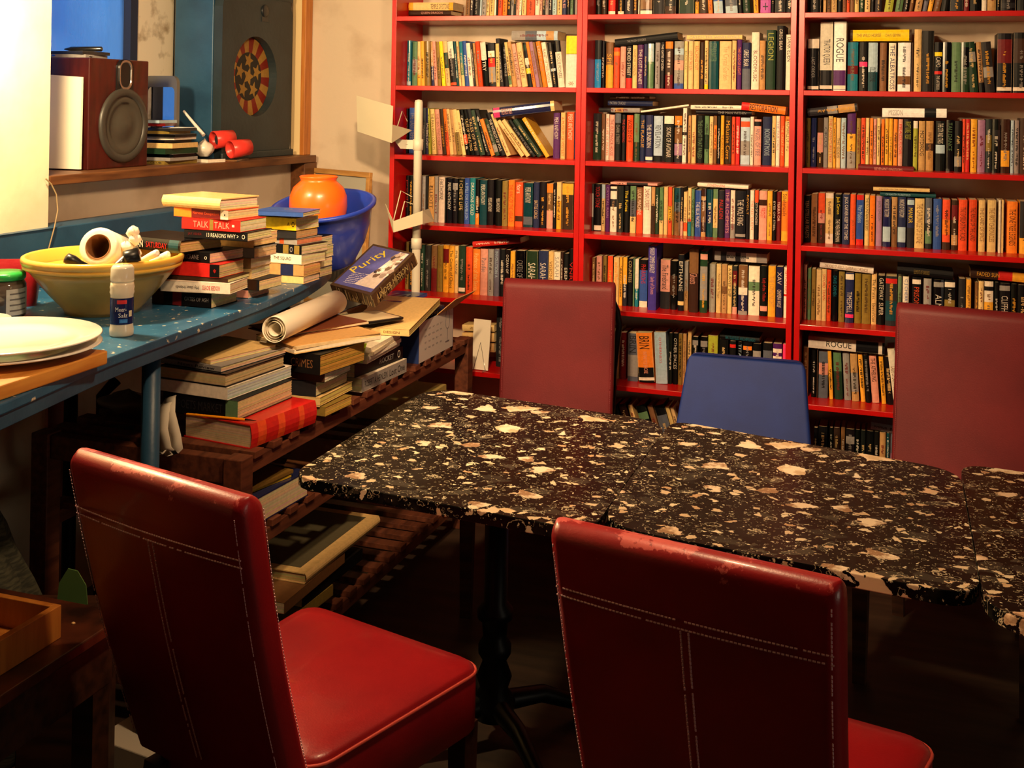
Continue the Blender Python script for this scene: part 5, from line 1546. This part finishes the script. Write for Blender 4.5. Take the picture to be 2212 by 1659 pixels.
for q in range(6):
    aa = q * math.pi / 3 + .5 if q < 5 else 0; aa = q * 2 * math.pi / 5 + .3; rr = .066 if q < 5 else 0; pts = []
    for i in range(10):
        r = (.036 if i % 2 == 0 else .016) * (1.2 if q == 5 else 1); a = i * math.pi / 5 + .3; pts.append((X_ + .0006, yc + rr * math.cos(aa) + r * math.sin(a), zc + rr * math.sin(aa) + r * math.cos(a)))
    mb.add(pts, [tuple(range(10))], (160, 124, 56))
mb.build('sunburst_disc', PRINT, t)
mb = MB(); disc_x(mb, [(.026, .1052), (.026, .109), (.018, .111), (.0005, .111)], .04, .61, 24); mb.box(.1052, .108, .015, .065, .565, .585); mb.build('badge', mat('badge', (26, 32, 36), .35), t)
# pale wooden frame beside it
t = thing('wooden_frame', 'tall pale wooden frame standing in the corner behind the blue speaker', 'frame', (-2.50, 4.44, ZS))
mb = MB(); mb.box(-.03, .016, -.02, .034, 0, .9); mb.build('stile', mat('pale_cream_wood', (232, 204, 150), .6), t, bevel=.002)
mb = MB(); mb.box(.0165, .038, -.024, .036, 0, .9); mb.build('stile', ORANGEWOOD, t, bevel=.002)
mb = MB(); mb.box(-.25, -.0305, -.02, .03, .715, .76); mb.build('rail', ORANGEWOOD, t, bevel=.002)
# hanging cable
c1, c2, c3, c4 = Xp(99, 386, -2.41), Xp(122, 420, -2.40), Xp(118, 490, -2.385), Xp(104, 542, -2.385)
t = thing('thin_cable', 'thin tan cable hanging down the wall from the window sill', 'cable', c1); mb = MB(); mb.tube([c1 - c1, (c2 - c1) * .5 + Vector((0, 0, .008)), c2 - c1, (c2 + c3) / 2 - c1 + Vector((0, .01, 0)), c3 - c1, c4 - c1], .0022, 6); mb.build('cord', mat('tan_cable', (150, 126, 92), .6), t)

# ---------------------------------------------------------------- on the rack (top at z 0.725)
ZR = 0.7255; GR = 'books piled on the slatted rack'
o = loose_book('thick red plaid covered album lying on the near end of the slatted rack', (-1.512, 2.80, ZR), .275, .22, .062, 'r', R(90 - 8), GR, hard=True, pagecol=(206, 184, 150), segs=((.1, .22, 'O'), (.4, .5, 'O'), (.72, .8, 'O')), name='photo_album')
z = ZR + .063
def rackx(px, py, Y): return Yp(px, py, Y).x
loose_book('black and green paperback market guide lying on the red album', (rackx(514, 862, 2.545), 2.545, z), .235, .255, .05, 'k', R(-3), GR, segs=((.84, 1, 'g'),), texts=(('POETS MARKET', .2, .8, 'K', .45),), pagecol=(234, 206, 160)); z += .051
loose_book('white softcover with curling pages above the market guide', (rackx(492, 828, 2.54), 2.54, z), .22, .285, .032, 'w', R(-5), GR, texts=(), curl=.0, pagecol=(206, 206, 196)); z += .033
loose_book('thick black covered book with bare page edges, upper rack pile near end', (rackx(489, 802, 2.54), 2.54, z), .22, .26, .034, 'k', R(-5), GR, spine=False, hard=True, pagecol=(206, 178, 134)); z += .035
loose_book('pale grey magazine with small black title on the near rack pile', (rackx(478, 778, 2.55), 2.55, z), .21, .27, .014, 's', R(-8), GR, texts=(('News Review', .3, .9, 'k', .5),), name='magazine'); z += .0145
loose_book('cream magazine on top of the near rack pile, under the blue worktop', (rackx(455, 765, 2.56), 2.56, z), .20, .24, .011, 'c', R(-14), GR, name='magazine')
pa_, pb_ = Xp(427, 873, -1.64), Xp(594, 857, -1.56)
pen('orange pencil lying between the red album and the market guide', (-1.745, 2.535, ZR + .0675), (-1.545, 2.55, ZR + .0675), (240, 150, 20), BLACK, .0034, 'pencil')
# strap
t = thing('cloth_strap', 'folded white cloth strap hanging over the near end of the rack', 'strap', (-1.765, 2.49, .725)); mb = MB()
def ribbon(mb, path, w, axis):
    ax = Vector(axis).normalized() * w / 2; n_ = len(path); P_ = [Vector(p) for p in path]; vs = []
    for p in P_: vs += [p - ax, p + ax]
    mb.add(vs, [(2 * i, 2 * i + 2, 2 * i + 3, 2 * i + 1) for i in range(n_ - 1)], None, 0, True)
ribbon(mb, [(-.01, .02, .115), (.0, -.02, .10), (.012, -.045, .05), (.03, -.055, .008), (.05, -.056, -.006), (.062, -.054, .006), (.052, -.05, .04), (.02, -.03, .09), (.0, 0, .118)], .034, (.86, .0, .3))
ribbon(mb, [(-.02, .01, .10), (-.03, -.03, .075), (-.03, -.045, .03), (-.012, -.055, -.006), (.01, -.057, -.010), (.025, -.05, .01)], .03, (.9, -.1, .2))
o = mb.build('strap', mat('white_webbing', (214, 204, 184), .85), t); so = o.modifiers.new('thick', 'SOLIDIFY'); so.thickness = .0025
# second pile
z = ZR
for lab, y, px, py, L_, W_, th, c, rz, kw in (
 ('yellowed paperback with wavy pages at the bottom of the middle rack pile', 2.865, 703, 872, .15, .15, .026, 'u', -3, dict(pagecol=(224, 180, 90))),
 ('yellow paged paperback second from bottom of the middle rack pile', 2.86, 692, 850, .15, .20, .024, 'c', 0, dict(curl=.003, pagecol=(230, 196, 110))),
 ('fat cream paperback with a curved block in the middle rack pile', 2.86, 683, 828, .15, .18, .044, 'K', -2, dict(curl=.004)),
 ('white edged paperback above the fat cream one in the middle rack pile', 2.86, 702, 795, .16, .16, .026, 'N', 0, dict(pagecol=(238, 226, 200))),
 ('thick black paperback with golden page edges topping the middle rack pile', 2.83, 692, 782, .17, .22, .058, 'k', -8, dict(pagecol=(196, 148, 72), texts=(('CRIMES', .4, .85, 'n', .4),)))):
    loose_book(lab, (rackx(px, py, y), y, z), L_, W_, th, c, R(rz), GR, **kw); z += th + .0008
zt2 = z + .004
# papers and folder on top
def sheet_pile(name, label, cat, loc, rz, w, d, h, col, parts, tilt=(0, 0)):
    t = thing(name, label, cat, loc, rz); t.rotation_euler = (tilt[0], tilt[1], rz); rnd = random.Random(len(label)); z = 0
    for nm, th, c in parts:
        dx, dy, a = rnd.uniform(-.006, .006), rnd.uniform(-.006, .006), rnd.uniform(-.05, .05); mb = MB(); mb.xf = Matrix.Translation((dx, dy, 0)) @ Matrix.Rotation(a, 4, 'Z')
        mb.box(-w / 2, w / 2, -d / 2, d / 2, z, z + th, c); mb.build(nm, PRINT, t); z += th + .0003
    return t
fo = Zp(690, 722, zt2 + .02)
sheet_pile('paper_folder', 'open cream paper folder with loose sheets on the middle rack pile', 'folder', (fo.x, fo.y, zt2), R(-28), .20, .30, .02, None, [('folder_cover', .002, (226, 190, 130)), ('sheet', .009, (240, 226, 196)), ('sheet', .008, (228, 200, 150)), ('folder_cover', .002, (214, 168, 104))])
zt3 = zt2 + .0225; fo2 = Zp(668, 698, zt3 + .01)
sheet_pile('brown_folder', 'reddish brown hard folder under the rolled paper', 'folder', (fo2.x, fo2.y, zt3), R(-26), .185, .30, .012, None, [('folder_cover', .003, (112, 62, 40)), ('sheet', .005, (226, 200, 160)), ('folder_cover', .003, (104, 54, 34))])
zr = zt3 + .0125 + .036; r0, r1 = Zp(592, 712, zr), Zp(726, 652, zr); t = thing('paper_roll', 'rolled up white poster paper lying on the brown folder', 'roll', r0); ax = r1 - r0
mb = ring_tube((0, 0, 0), ax, [(.036, 0.0), (.036, 1.0), (.0345, 1.0), (.0345, 0.0), (.036, 0)]); mb.build('outer_sheet', PAPER, t)
sax = ax.normalized(); sd = sax.cross(Vector((0, 0, 1))).normalized(); su = sax.cross(sd); vs = []
for k in range(60):
    a = k * .28; r = .033 - .017 * k / 60; p = (sd * math.cos(a) + su * math.sin(a)) * r; vs += [p + ax * .004, p + ax * .99]
mb = MB(); mb.add(vs, [(2 * i, 2 * i + 2, 2 * i + 3, 2 * i + 1) for i in range(59)], None, 0, True); mb.build('inner_coil', PAPER, t)
# third pile, toward the far end
z = ZR
loose_book('grey white paperback with author name facing out at the rack front edge', (-1.522, 3.44, z), .30, .16, .044, 'w', R(90 - 3), GR, segs=((.0, 1, 's'),), texts=(('ROBERT A. HEINLEIN', .06, .55, 'K', .45), ('Lost One', .6, .95, 'K', .5)), pagecol=(190, 176, 130)); z += .045
loose_book('black paperback with white logo above the grey white one on the rack', (-1.532, 3.43, z), .30, .15, .042, 'k', R(90 - 5), GR, texts=(('ROCKET', .5, .8, 's', .4), ('O', .88, .94, 'w', .6))); z += .043
sheet_pile('loose_papers', 'untidy white papers with folded corners under the cream book', 'papers', (-1.61, 3.28, z), R(5), .16, .28, .02, None, [('sheet', .012, (230, 220, 196)), ('sheet', .012, (240, 232, 210)), ('sheet', .010, (214, 200, 170)), ('sheet', .012, (236, 226, 200))]); z += .0475
mb = MB(); vs = []
for i in range(7): u = i / 6; vs += [(-.03, -.04 + .07 * u, .006 * math.sin(2.4 * u)), (.035, -.04 + .07 * u, .004 + .008 * math.sin(2.4 * u))]
mb.add(vs, [(2 * i, 2 * i + 2, 2 * i + 3, 2 * i + 1) for i in range(6)], (190, 230, 40), 0, True); scribble(mb, (0, -.01, .0095), (1, 0, 0), (0, 1, 0), .04, .006, (40, 60, 30), random.Random(2))
o = mb.build('sticky_note', PRINT); o.modifiers.new('thick', 'SOLIDIFY').thickness = .0006; o.location = (-1.56, 3.13, z - .012); o.rotation_euler = (R(38), 0, R(12)); tag(o, 'lime green sticky note stuck on the loose papers', 'note')
cs = Zp(884, 727, z + .001)
loose_book('wide cream softcover lying above the green sticky note', (cs.x, cs.y, z + .001), .215, .40, .022, 'c', R(8), GR, texts=(('DESIGN', .6, .85, 'n', .35),), pagecol=(236, 220, 150), name='softcover_book', tilt=R(5)); zc = z + .040
tb = Zp(788, 690, zc)
t = thing('tablet', 'cream tablet with rounded dark rim beside the cream softcover', 'tablet', (tb.x, tb.y, zc), R(-30))
mb = MB(); mb.prism(rrect(.16, .21, .014, 5), 0, .008); mb.build('shell', BLACK, t, bevel=.002)
mb = MB(); mb.prism(rrect(.135, .19, .008, 4), .0081, .0086); mb.build('screen', mat('blank_screen', (214, 196, 158), .25), t)
# wine glass box
bx0 = Vector((-1.53, 3.715, ZR)); t = thing('cardboard_box', 'printed wine glass box with an open flap at the far end of the rack', 'box', bx0, R(90)); CARD = mat('printed_card', (196, 186, 178), .7); CB = mat('blue_card', (28, 52, 110), .6); TAN = mat('tan_card', (206, 160, 96), .85)
mb = MB(); mb.box(-.155, .155, .0, .003, 0, .138); mb.build('front_panel', CARD, t)
mb = MB(); mb.box(-.158, -.155, 0, .2, 0, .138); mb.build('side_panel', CB, t); mb = MB(); mb.box(.155, .158, 0, .2, 0, .138); mb.box(-.155, .155, .197, .2, 0, .138); mb.box(-.155, .155, .003, .197, 0, .003); mb.build('box_body', CB, t)
mb = MB(); mb.add([(.0, .0, .139), (.155, .0, .139), (.20, -.07, .20), (.05, -.05, .19), (.0, .0008, .141), (.155, .0008, .141), (.20, -.069, .202), (.05, -.049, .192)], [(0, 1, 2, 3), (7, 6, 5, 4), (0, 4, 5, 1), (1, 5, 6, 2), (2, 6, 7, 3), (3, 7, 4, 0)]); mb.build('flap', TAN, t)
mb = MB(); pts = [(math.cos(a) * .022 * (1 if math.sin(a) < 0 else .8), math.sin(a) * .035) for a in [2 * math.pi * k / 20 for k in range(20)]]
for k in range(20):
    a, b = pts[k], pts[(k + 1) % 20]
    mb.tube([(.10 + a[0], -.0006, .11 + a[1]), (.10 + b[0], -.0006, .11 + b[1])], .0008, 4, (110, 104, 110))
mb.box(.099, .101, -.001, -.0003, .03, .076, (110, 104, 110)); mb.box(.082, .118, -.001, -.0003, .027, .031, (110, 104, 110))
rr_ = random.Random(4)
for k in range(4):
    for i in range(5): scribble(mb, (-.1 + .035 * i, -.0006, .04 + .022 * k), (1, 0, 0), (0, 0, 1), .02, .006, (150, 144, 146), rr_)
mb.build('print', PRINT, t)
for k, (lab, c, cr, L_, W_, th, rz, kw) in enumerate((
 ('navy spined illustrated book lying in the wine glass box', 'B', (-1.55, 3.83, ZR + .125), .23, .13, .03, 84, dict(texts=(('Tall Stories', .2, .8, 's', .5),), segs=((.0, .1, 'e'),), gloss=True)),
 ('orange and white covered book lying higher in the wine glass box', 'o', (-1.60, 3.84, ZR + .158), .2, .12, .014, 80, dict(gloss=True)),
 ('blue covered picture book on top in the wine glass box', 'b', (-1.63, 3.86, ZR + .176), .21, .13, .012, 86, dict(gloss=True, toptext=(('S', .2, .8, .5, .07, 'l'),))))):
    loose_book(lab, cr, L_, W_, th, c, R(rz), GR, **kw)
# the boxed set with yellow script
br, trr, bl = Vector((-1.615, 3.36, .984)), Vector((-1.555, 3.56, 1.101)), Vector((-1.785, 3.40, 1.0)); L_ = .18; H_ = .05; dpt = .24
ey_ = (trr - br).normalized(); ex_ = (br - bl); ex_ = (ex_ - ey_ * ex_.dot(ey_)).normalized(); ez_ = ex_.cross(ey_)
o = thing('boxed_set', 'purple topped box with yellow script, propped askew behind the cream softcover', 'box', br)
o.matrix_world = Matrix(((ex_.x, ey_.x, ez_.x, br.x - ez_.x * H_), (ex_.y, ey_.y, ez_.y, br.y - ez_.y * H_), (ex_.z, ey_.z, ez_.z, br.z - ez_.z * H_), (0, 0, 0, 1)))
mb = MB(); mb.box(-L_, 0, 0, dpt, 0, H_, (78, 58, 40))
rr_ = random.Random(8)
for k in range(46):
    x = -L_ * rr_.random(); hgt = rr_.uniform(.01, H_); mb.add([(x, -.0004, 0.002), (x + .004, -.0004, .002), (x + .003, -.0004, hgt), (x, -.0004, hgt)], [(0, 1, 2, 3)], rr_.choice(((150, 124, 84), (40, 30, 22), (184, 164, 124))))
    y = dpt * rr_.random(); mb.add([(.0004, y, .002), (.0004, y + .006, .002), (.0004, y + .004, hgt), (.0004, y, hgt)], [(0, 1, 2, 3)], rr_.choice(((150, 124, 84), (40, 30, 22), (120, 90, 56))))
put_text(mb, 'UNDER MISSION', (.0009, dpt * .45, H_ * .5), (0, 1, 0), (0, 0, 1), dpt * .7, H_ * .45, (196, 176, 120), 0, True)
mb.add([(-L_ + .008, .012, H_ + .0004), (-.012, .012, H_ + .0004), (-.012, dpt - .01, H_ + .0004), (-L_ + .008, dpt - .01, H_ + .0004)], [(0, 1, 2, 3)], (92, 92, 160))
mb.add([(-.10, .03, H_ + .0006), (-.014, .03, H_ + .0006), (-.014, dpt - .012, H_ + .0006), (-.05, dpt - .012, H_ + .0006), (-.07, .12, H_ + .0006)], [(0, 1, 2, 3, 4)], (222, 206, 196))
for k in range(26):
    x, y = -.07 + .055 * rr_.random(), .09 + .13 * rr_.random(); r = rr_.uniform(.004, .012); mb.add([(x + r * math.cos(a), y + 1.5 * r * math.sin(a + .3), H_ + .0009 + k * 1e-5) for a in (0, 1, 2.2, 3.1, 4.2, 5.3)], [(0, 1, 2, 3, 4, 5)], rr_.choice(((250, 246, 236), (120, 96, 80), (180, 160, 150), (70, 60, 66))))
put_text(mb, 'Purity', (-.125, dpt * .62, H_ + .001), (.35, 1, 0), (-1, .35, 0), .14, .045, (236, 214, 60), 0, True)
for k in range(7): scribble(mb, (-.11, .03 + .009 * k, H_ + .001), (1, .1, 0), (-.1, 1, 0), .07, .004, (230, 226, 236), rr_)
mb.build('box_lid', GLOSS, o)
# supports under the boxed set: a stack of books behind
z = ZR
for k, (lab, c, th) in enumerate((('dark green book at the bottom of the hidden pile under the purple box', 'G', .06), ('brown book in the hidden pile under the purple box', 'n', .06), ('slate book carrying the purple topped box', 'S', .062))):
    loose_book(lab, (-1.76, 3.42, z), .2, .22, th, c, R(0), GR, hard=True); z += th + .001

# ---------------------------------------------------------------- on the lower rack shelves
GL = 'books on the lower rack shelves'
loose_book('navy covered hardback with cream pages on the middle rack shelf', (-1.53, 2.80, .5225), .25, .2, .07, 'B', R(90 - 3), GL, hard=True, spine=False, pagecol=(226, 206, 170))
sheet_pile('yellow_leaflet', 'yellow leaflet pile on the navy book, middle rack shelf', 'papers', (-1.62, 2.66, .5935), R(80), .18, .13, .03, None, [('sheet', .006, (206, 168, 40)), ('sheet', .004, (226, 190, 60)), ('sheet', .008, (120, 90, 40))])
sheet_pile('cardboard_flap', 'brown cardboard piece lying on the middle rack shelf', 'cardboard', (-1.63, 3.10, .5225), R(20), .22, .24, .02, None, [('sheet', .008, (130, 86, 56)), ('sheet', .01, (118, 76, 48))])
bq = thing('carton', 'olive carton with handwritten name at the far end of middle rack shelf', 'box', (-1.56, 3.72, .5225), R(90)); mb = MB(); mb.box(-.17, .17, 0, .2, 0, .055, (176, 156, 92)); put_text(mb, 'Dillon', (-.01, -.0006, .03), (1, 0, 0), (0, 0, 1), .17, .04, (40, 36, 26), 0, True); mb.build('carton', PRINT, bq)
z = .1505
for lab, c, L_, W_, th, y, rz, kw in (
 ('blue spotted large book at the bottom of the low rack pile', 'b', .30, .30, .034, 2.86, 90, dict(texts=())),
 ('olive large art book second in the low rack pile', 'u', .32, .29, .032, 2.95, 88, dict()),
 ('black large art book with yellow edge in the low rack pile', 'k', .36, .29, .034, 3.14, 89, dict(pagecol=(214, 186, 110))),
 ('brown large book under the cream bordered one, low rack pile', 'n', .36, .29, .030, 3.02, 91, dict()),
 ('large framed looking art book with cream border on top of low rack pile', 'c', .47, .33, .03, 3.25, 90, dict(pagecol=(206, 186, 130), hard=True))):
    ob = loose_book(lab, (-1.525, y, z), L_, W_, th, c, R(rz), GL, **kw); z += th + .001
mb = MB(); mb.box(-.44, -.03, .03, .30, .0303, .0309, (88, 82, 62)); o_ = mb.build('cover_picture', PRINT, ob)

# ---------------------------------------------------------------- white tube stand with holders
PY = 4.135; PX = Yp(902, 380, PY).x
t = thing('display_stand', 'white tubular stand with bent metal holders before the left bookcase', 'stand', (PX, PY, 0.0))
mb = MB(); mb.lathe([(0, 1.04), (.0165, 1.04), (.0165, 1.615), (.014, 1.624), (0, 1.627)], 24); mb.build('upper_tube', POLE, t)
mb = MB(); mb.lathe([(0, .02), (.0165, .02), (.0165, 1.04), (0, 1.04)], 24); mb.build('lower_tube', POLE, t)
mb = MB(); mb.lathe([(.017, 1.035), (.021, 1.037), (.021, 1.075), (.017, 1.078)], 24); mb.build('sleeve', POLE, t)
mb = MB(); mb.lathe([(0, 0), (.055, 0), (.055, .012), (.03, .02), (0, .02)], 32); mb.build('base', POLE, t)
mb = MB(); mb.lathe([(.017, 1.425), (.0205, 1.427), (.0205, 1.468), (.017, 1.47)], 24)
mb.box(-.075, -.018, -.006, .006, 1.43, 1.466); mb.add([(-.075, -.006, 1.432), (-.075, .006, 1.432), (-.11, .006, 1.472), (-.11, -.006, 1.472), (-.075, -.006, 1.466), (-.075, .006, 1.466), (-.10, .006, 1.482), (-.10, -.006, 1.482)], [(0, 1, 2, 3), (4, 7, 6, 5), (0, 3, 7, 4), (1, 5, 6, 2), (3, 2, 6, 7)])
mb.lathe([(0, -.001), (.004, -.001), (.004, .001), (0, .001)], 10, (-.045, -.0065, 1.448)); mb.build('clamp', POLE, t)
HOLD = mat('beige_metal', (206, 196, 166), .4)
P_ = Vector((PX, PY, 0))
c0, c1, c2, c3 = Yp(770, 206, 4.095), Yp(849, 229, 4.025), Yp(846, 309, 4.025), Yp(772, 284, 4.095); c4 = Yp(890, 281, 4.155)
def plate(mb, pts, th=.0016):
    P = [Vector(p) for p in pts]; nrm = (P[1] - P[0]).cross(P[2] - P[0]).normalized() * th; m_ = len(P)
    mb.add(P + [p + nrm for p in P], [tuple(range(m_)), tuple(reversed(range(m_, 2 * m_)))] + [(i, (i + 1) % m_, m_ + (i + 1) % m_, m_ + i) for i in range(m_)])
mb = MB(); plate(mb, [c0 - P_, c1 - P_, c2 - P_, c3 - P_]); plate(mb, [(c1 + c2) / 2 - P_, c4 - P_, c2 - P_]); mb.build('upper_holder', HOLD, t)
mb = MB(); w1, w2 = Yp(850, 300, 4.115), Yp(869, 240, 4.135); mb.tube([w1 - P_, w2 - P_, Yp(880, 262, 4.145) - P_], .0022, 6); mb.build('wire', HOLD, t)
d0, d1, d2, d3 = Yp(849, 478, 4.045), Yp(913, 455, 4.085), Yp(913, 484, 4.085), Yp(850, 502, 4.045); d4, d5 = Yp(938, 478, 4.17), Yp(912, 455, 4.17)
mb = MB(); plate(mb, [d0 - P_, d1 - P_, d2 - P_, d3 - P_]); plate(mb, [d1 - P_, d5 - P_ + Vector((.03, 0, .01)), d4 - P_, d2 - P_]); plate(mb, [Yp(832, 440, 4.095) - P_, d0 - P_, d3 - P_, Yp(848, 498, 4.055) - P_]); mb.build('lower_holder', HOLD, t)
for pts in (((848, 485), (866, 412), (890, 425)), ((858, 500), (874, 435), (892, 441))):
    mb = MB(); mb.tube([Yp(x, y, 4.06 + .03 * i) - P_ for i, (x, y) in enumerate(pts)], .0022, 6); mb.build('wire', HOLD, t)
# little white card on an easel, standing on the sixth shelf
e0 = Vector((-1.555, 4.225, SH[6] + .0188)); t = thing('white_card', 'white card on a wire easel beside the wine glass box, on bookcase shelf', 'card', e0, R(-8)); t.rotation_euler = (R(-6), 0, R(-8))
mb = MB(); mb.box(-.038, .038, 0, .003, .003, .2); mb.build('card', PAPER, t)
mb = MB(); mb.tube([(-.025, -.004, 0), (.0, -.004, .11), (.03, -.004, 0.0)], .0016, 6); mb.tube([(-.025, -.004, .001), (-.025, -.03, .001)], .0016, 6); mb.tube([(.03, -.004, .001), (.03, -.03, .001)], .0016, 6); mb.build('easel_wire', STEEL, t)

# ---------------------------------------------------------------- under the worktop, in the dark
t = thing('black_frame', 'black metal pipe frame standing against the wall under the worktop', 'frame', (-2.30, 2.76, 0)); mb = MB(); mb.tube([(0, 0, .013), (0, 0, .74), (.01, .02, .79), (.04, .06, .80), (.10, .30, .84)], .02, 12); mb.build('pipe', BLACKMETAL, t)
mb = MB(); mb.tube([(.0, .14, .013), (.0, .14, .70), (.02, .18, .74)], .018, 12); mb.build('pipe', BLACKMETAL, t)
t = thing('lampshade', 'pleated grey lampshade lying on its side under the worktop', 'lampshade', (-2.10, 2.62, .5255)); PL = mat('pleated_fabric', (86, 78, 62), .8); n = 80
a_, b_ = Vector((0, .02, .10)), Vector((.14, -.03, .10)); ax = b_ - a_; tt = ax.normalized(); s_ = tt.cross(Vector((0, 0, 1))).normalized(); u_ = tt.cross(s_); loops = []
for f_, r in ((0, .072), (.5, .086), (1, .098)): loops.append([a_ + ax * f_ + (s_ * math.cos(2 * math.pi * k / n) + u_ * math.sin(2 * math.pi * k / n)) * (r + (.003 if k % 2 else 0)) for k in range(n)])
mb = MB(); mb.loft(loops, False, False, smooth=False); mb.build('shade', PL, t)
loops = [[a_ + ax * .96 + (s_ * math.cos(2 * math.pi * k / 40) + u_ * math.sin(2 * math.pi * k / 40)) * r for k in range(40)] for r in (.097, .07)]; mb = MB(); mb.loft(loops, False, False); mb.build('ring', BLACKMETAL, t)
lump('plastic_bag', 'crumpled grey plastic bag on the lampshade under the worktop', 'bag', (-2.05, 2.70, .727), .09, .05, .06, mat('grey_plastic', (120, 112, 96), .35, coat=.2), 21, part='bag')
SACK = mat('woven_sack', (88, 86, 66), .9, noise=(30, (54, 54, 42), .4, .6, (1, 1, 6)))
s0 = lump('woven_sack', 'dim grey green woven sack on the floor behind the side table', 'sack', (-2.10, 2.18, 0.001), .20, .16, .66, SACK, 31, part='sack')
t = thing('green_card', 'small green leaf shaped card standing behind the side table', 'card', (-1.66, 1.99, .0), R(20)); g0 = Zp(172, 1290, .62)
mb = MB(); pts = [(-.03, 0), (.034, 0), (.03, .04), (.012, .07), (-.008, .075), (-.026, .045)]
t.location = Vector((-1.62, 1.955, 0.0)); mb.add([(x, 0, z + .555) for x, z in pts] + [(x, .003, z + .555) for x, z in pts], [tuple(range(6)), tuple(reversed(range(6, 12)))] + [(i, (i + 1) % 6, 6 + (i + 1) % 6, 6 + i) for i in range(6)]); mb.build('card', mat('green_card', (84, 124, 62), .7), t)
bx_ = MB(); bx_.box(-.10, .08, -.03, .05, 0, .554); o = bx_.build('crate', DARKWOOD, bevel=.003); o.location = (-1.62, 1.955, .0005); o.rotation_euler = (0, 0, R(20)); tag(o, 'dark wooden crate on the floor behind the side table, under the green card', 'crate')
w0 = Zp(283, 1612, .1); t = thing('carton', 'plain grey white carton on the floor, glimpsed between side table and chair', 'box', (w0.x, w0.y + .1, .0005), R(-8)); mb = MB(); mb.box(-.1, .1, -.1, .1, 0, .09); mb.build('carton', mat('grey_white_card', (206, 198, 180), .8), t, bevel=.003)
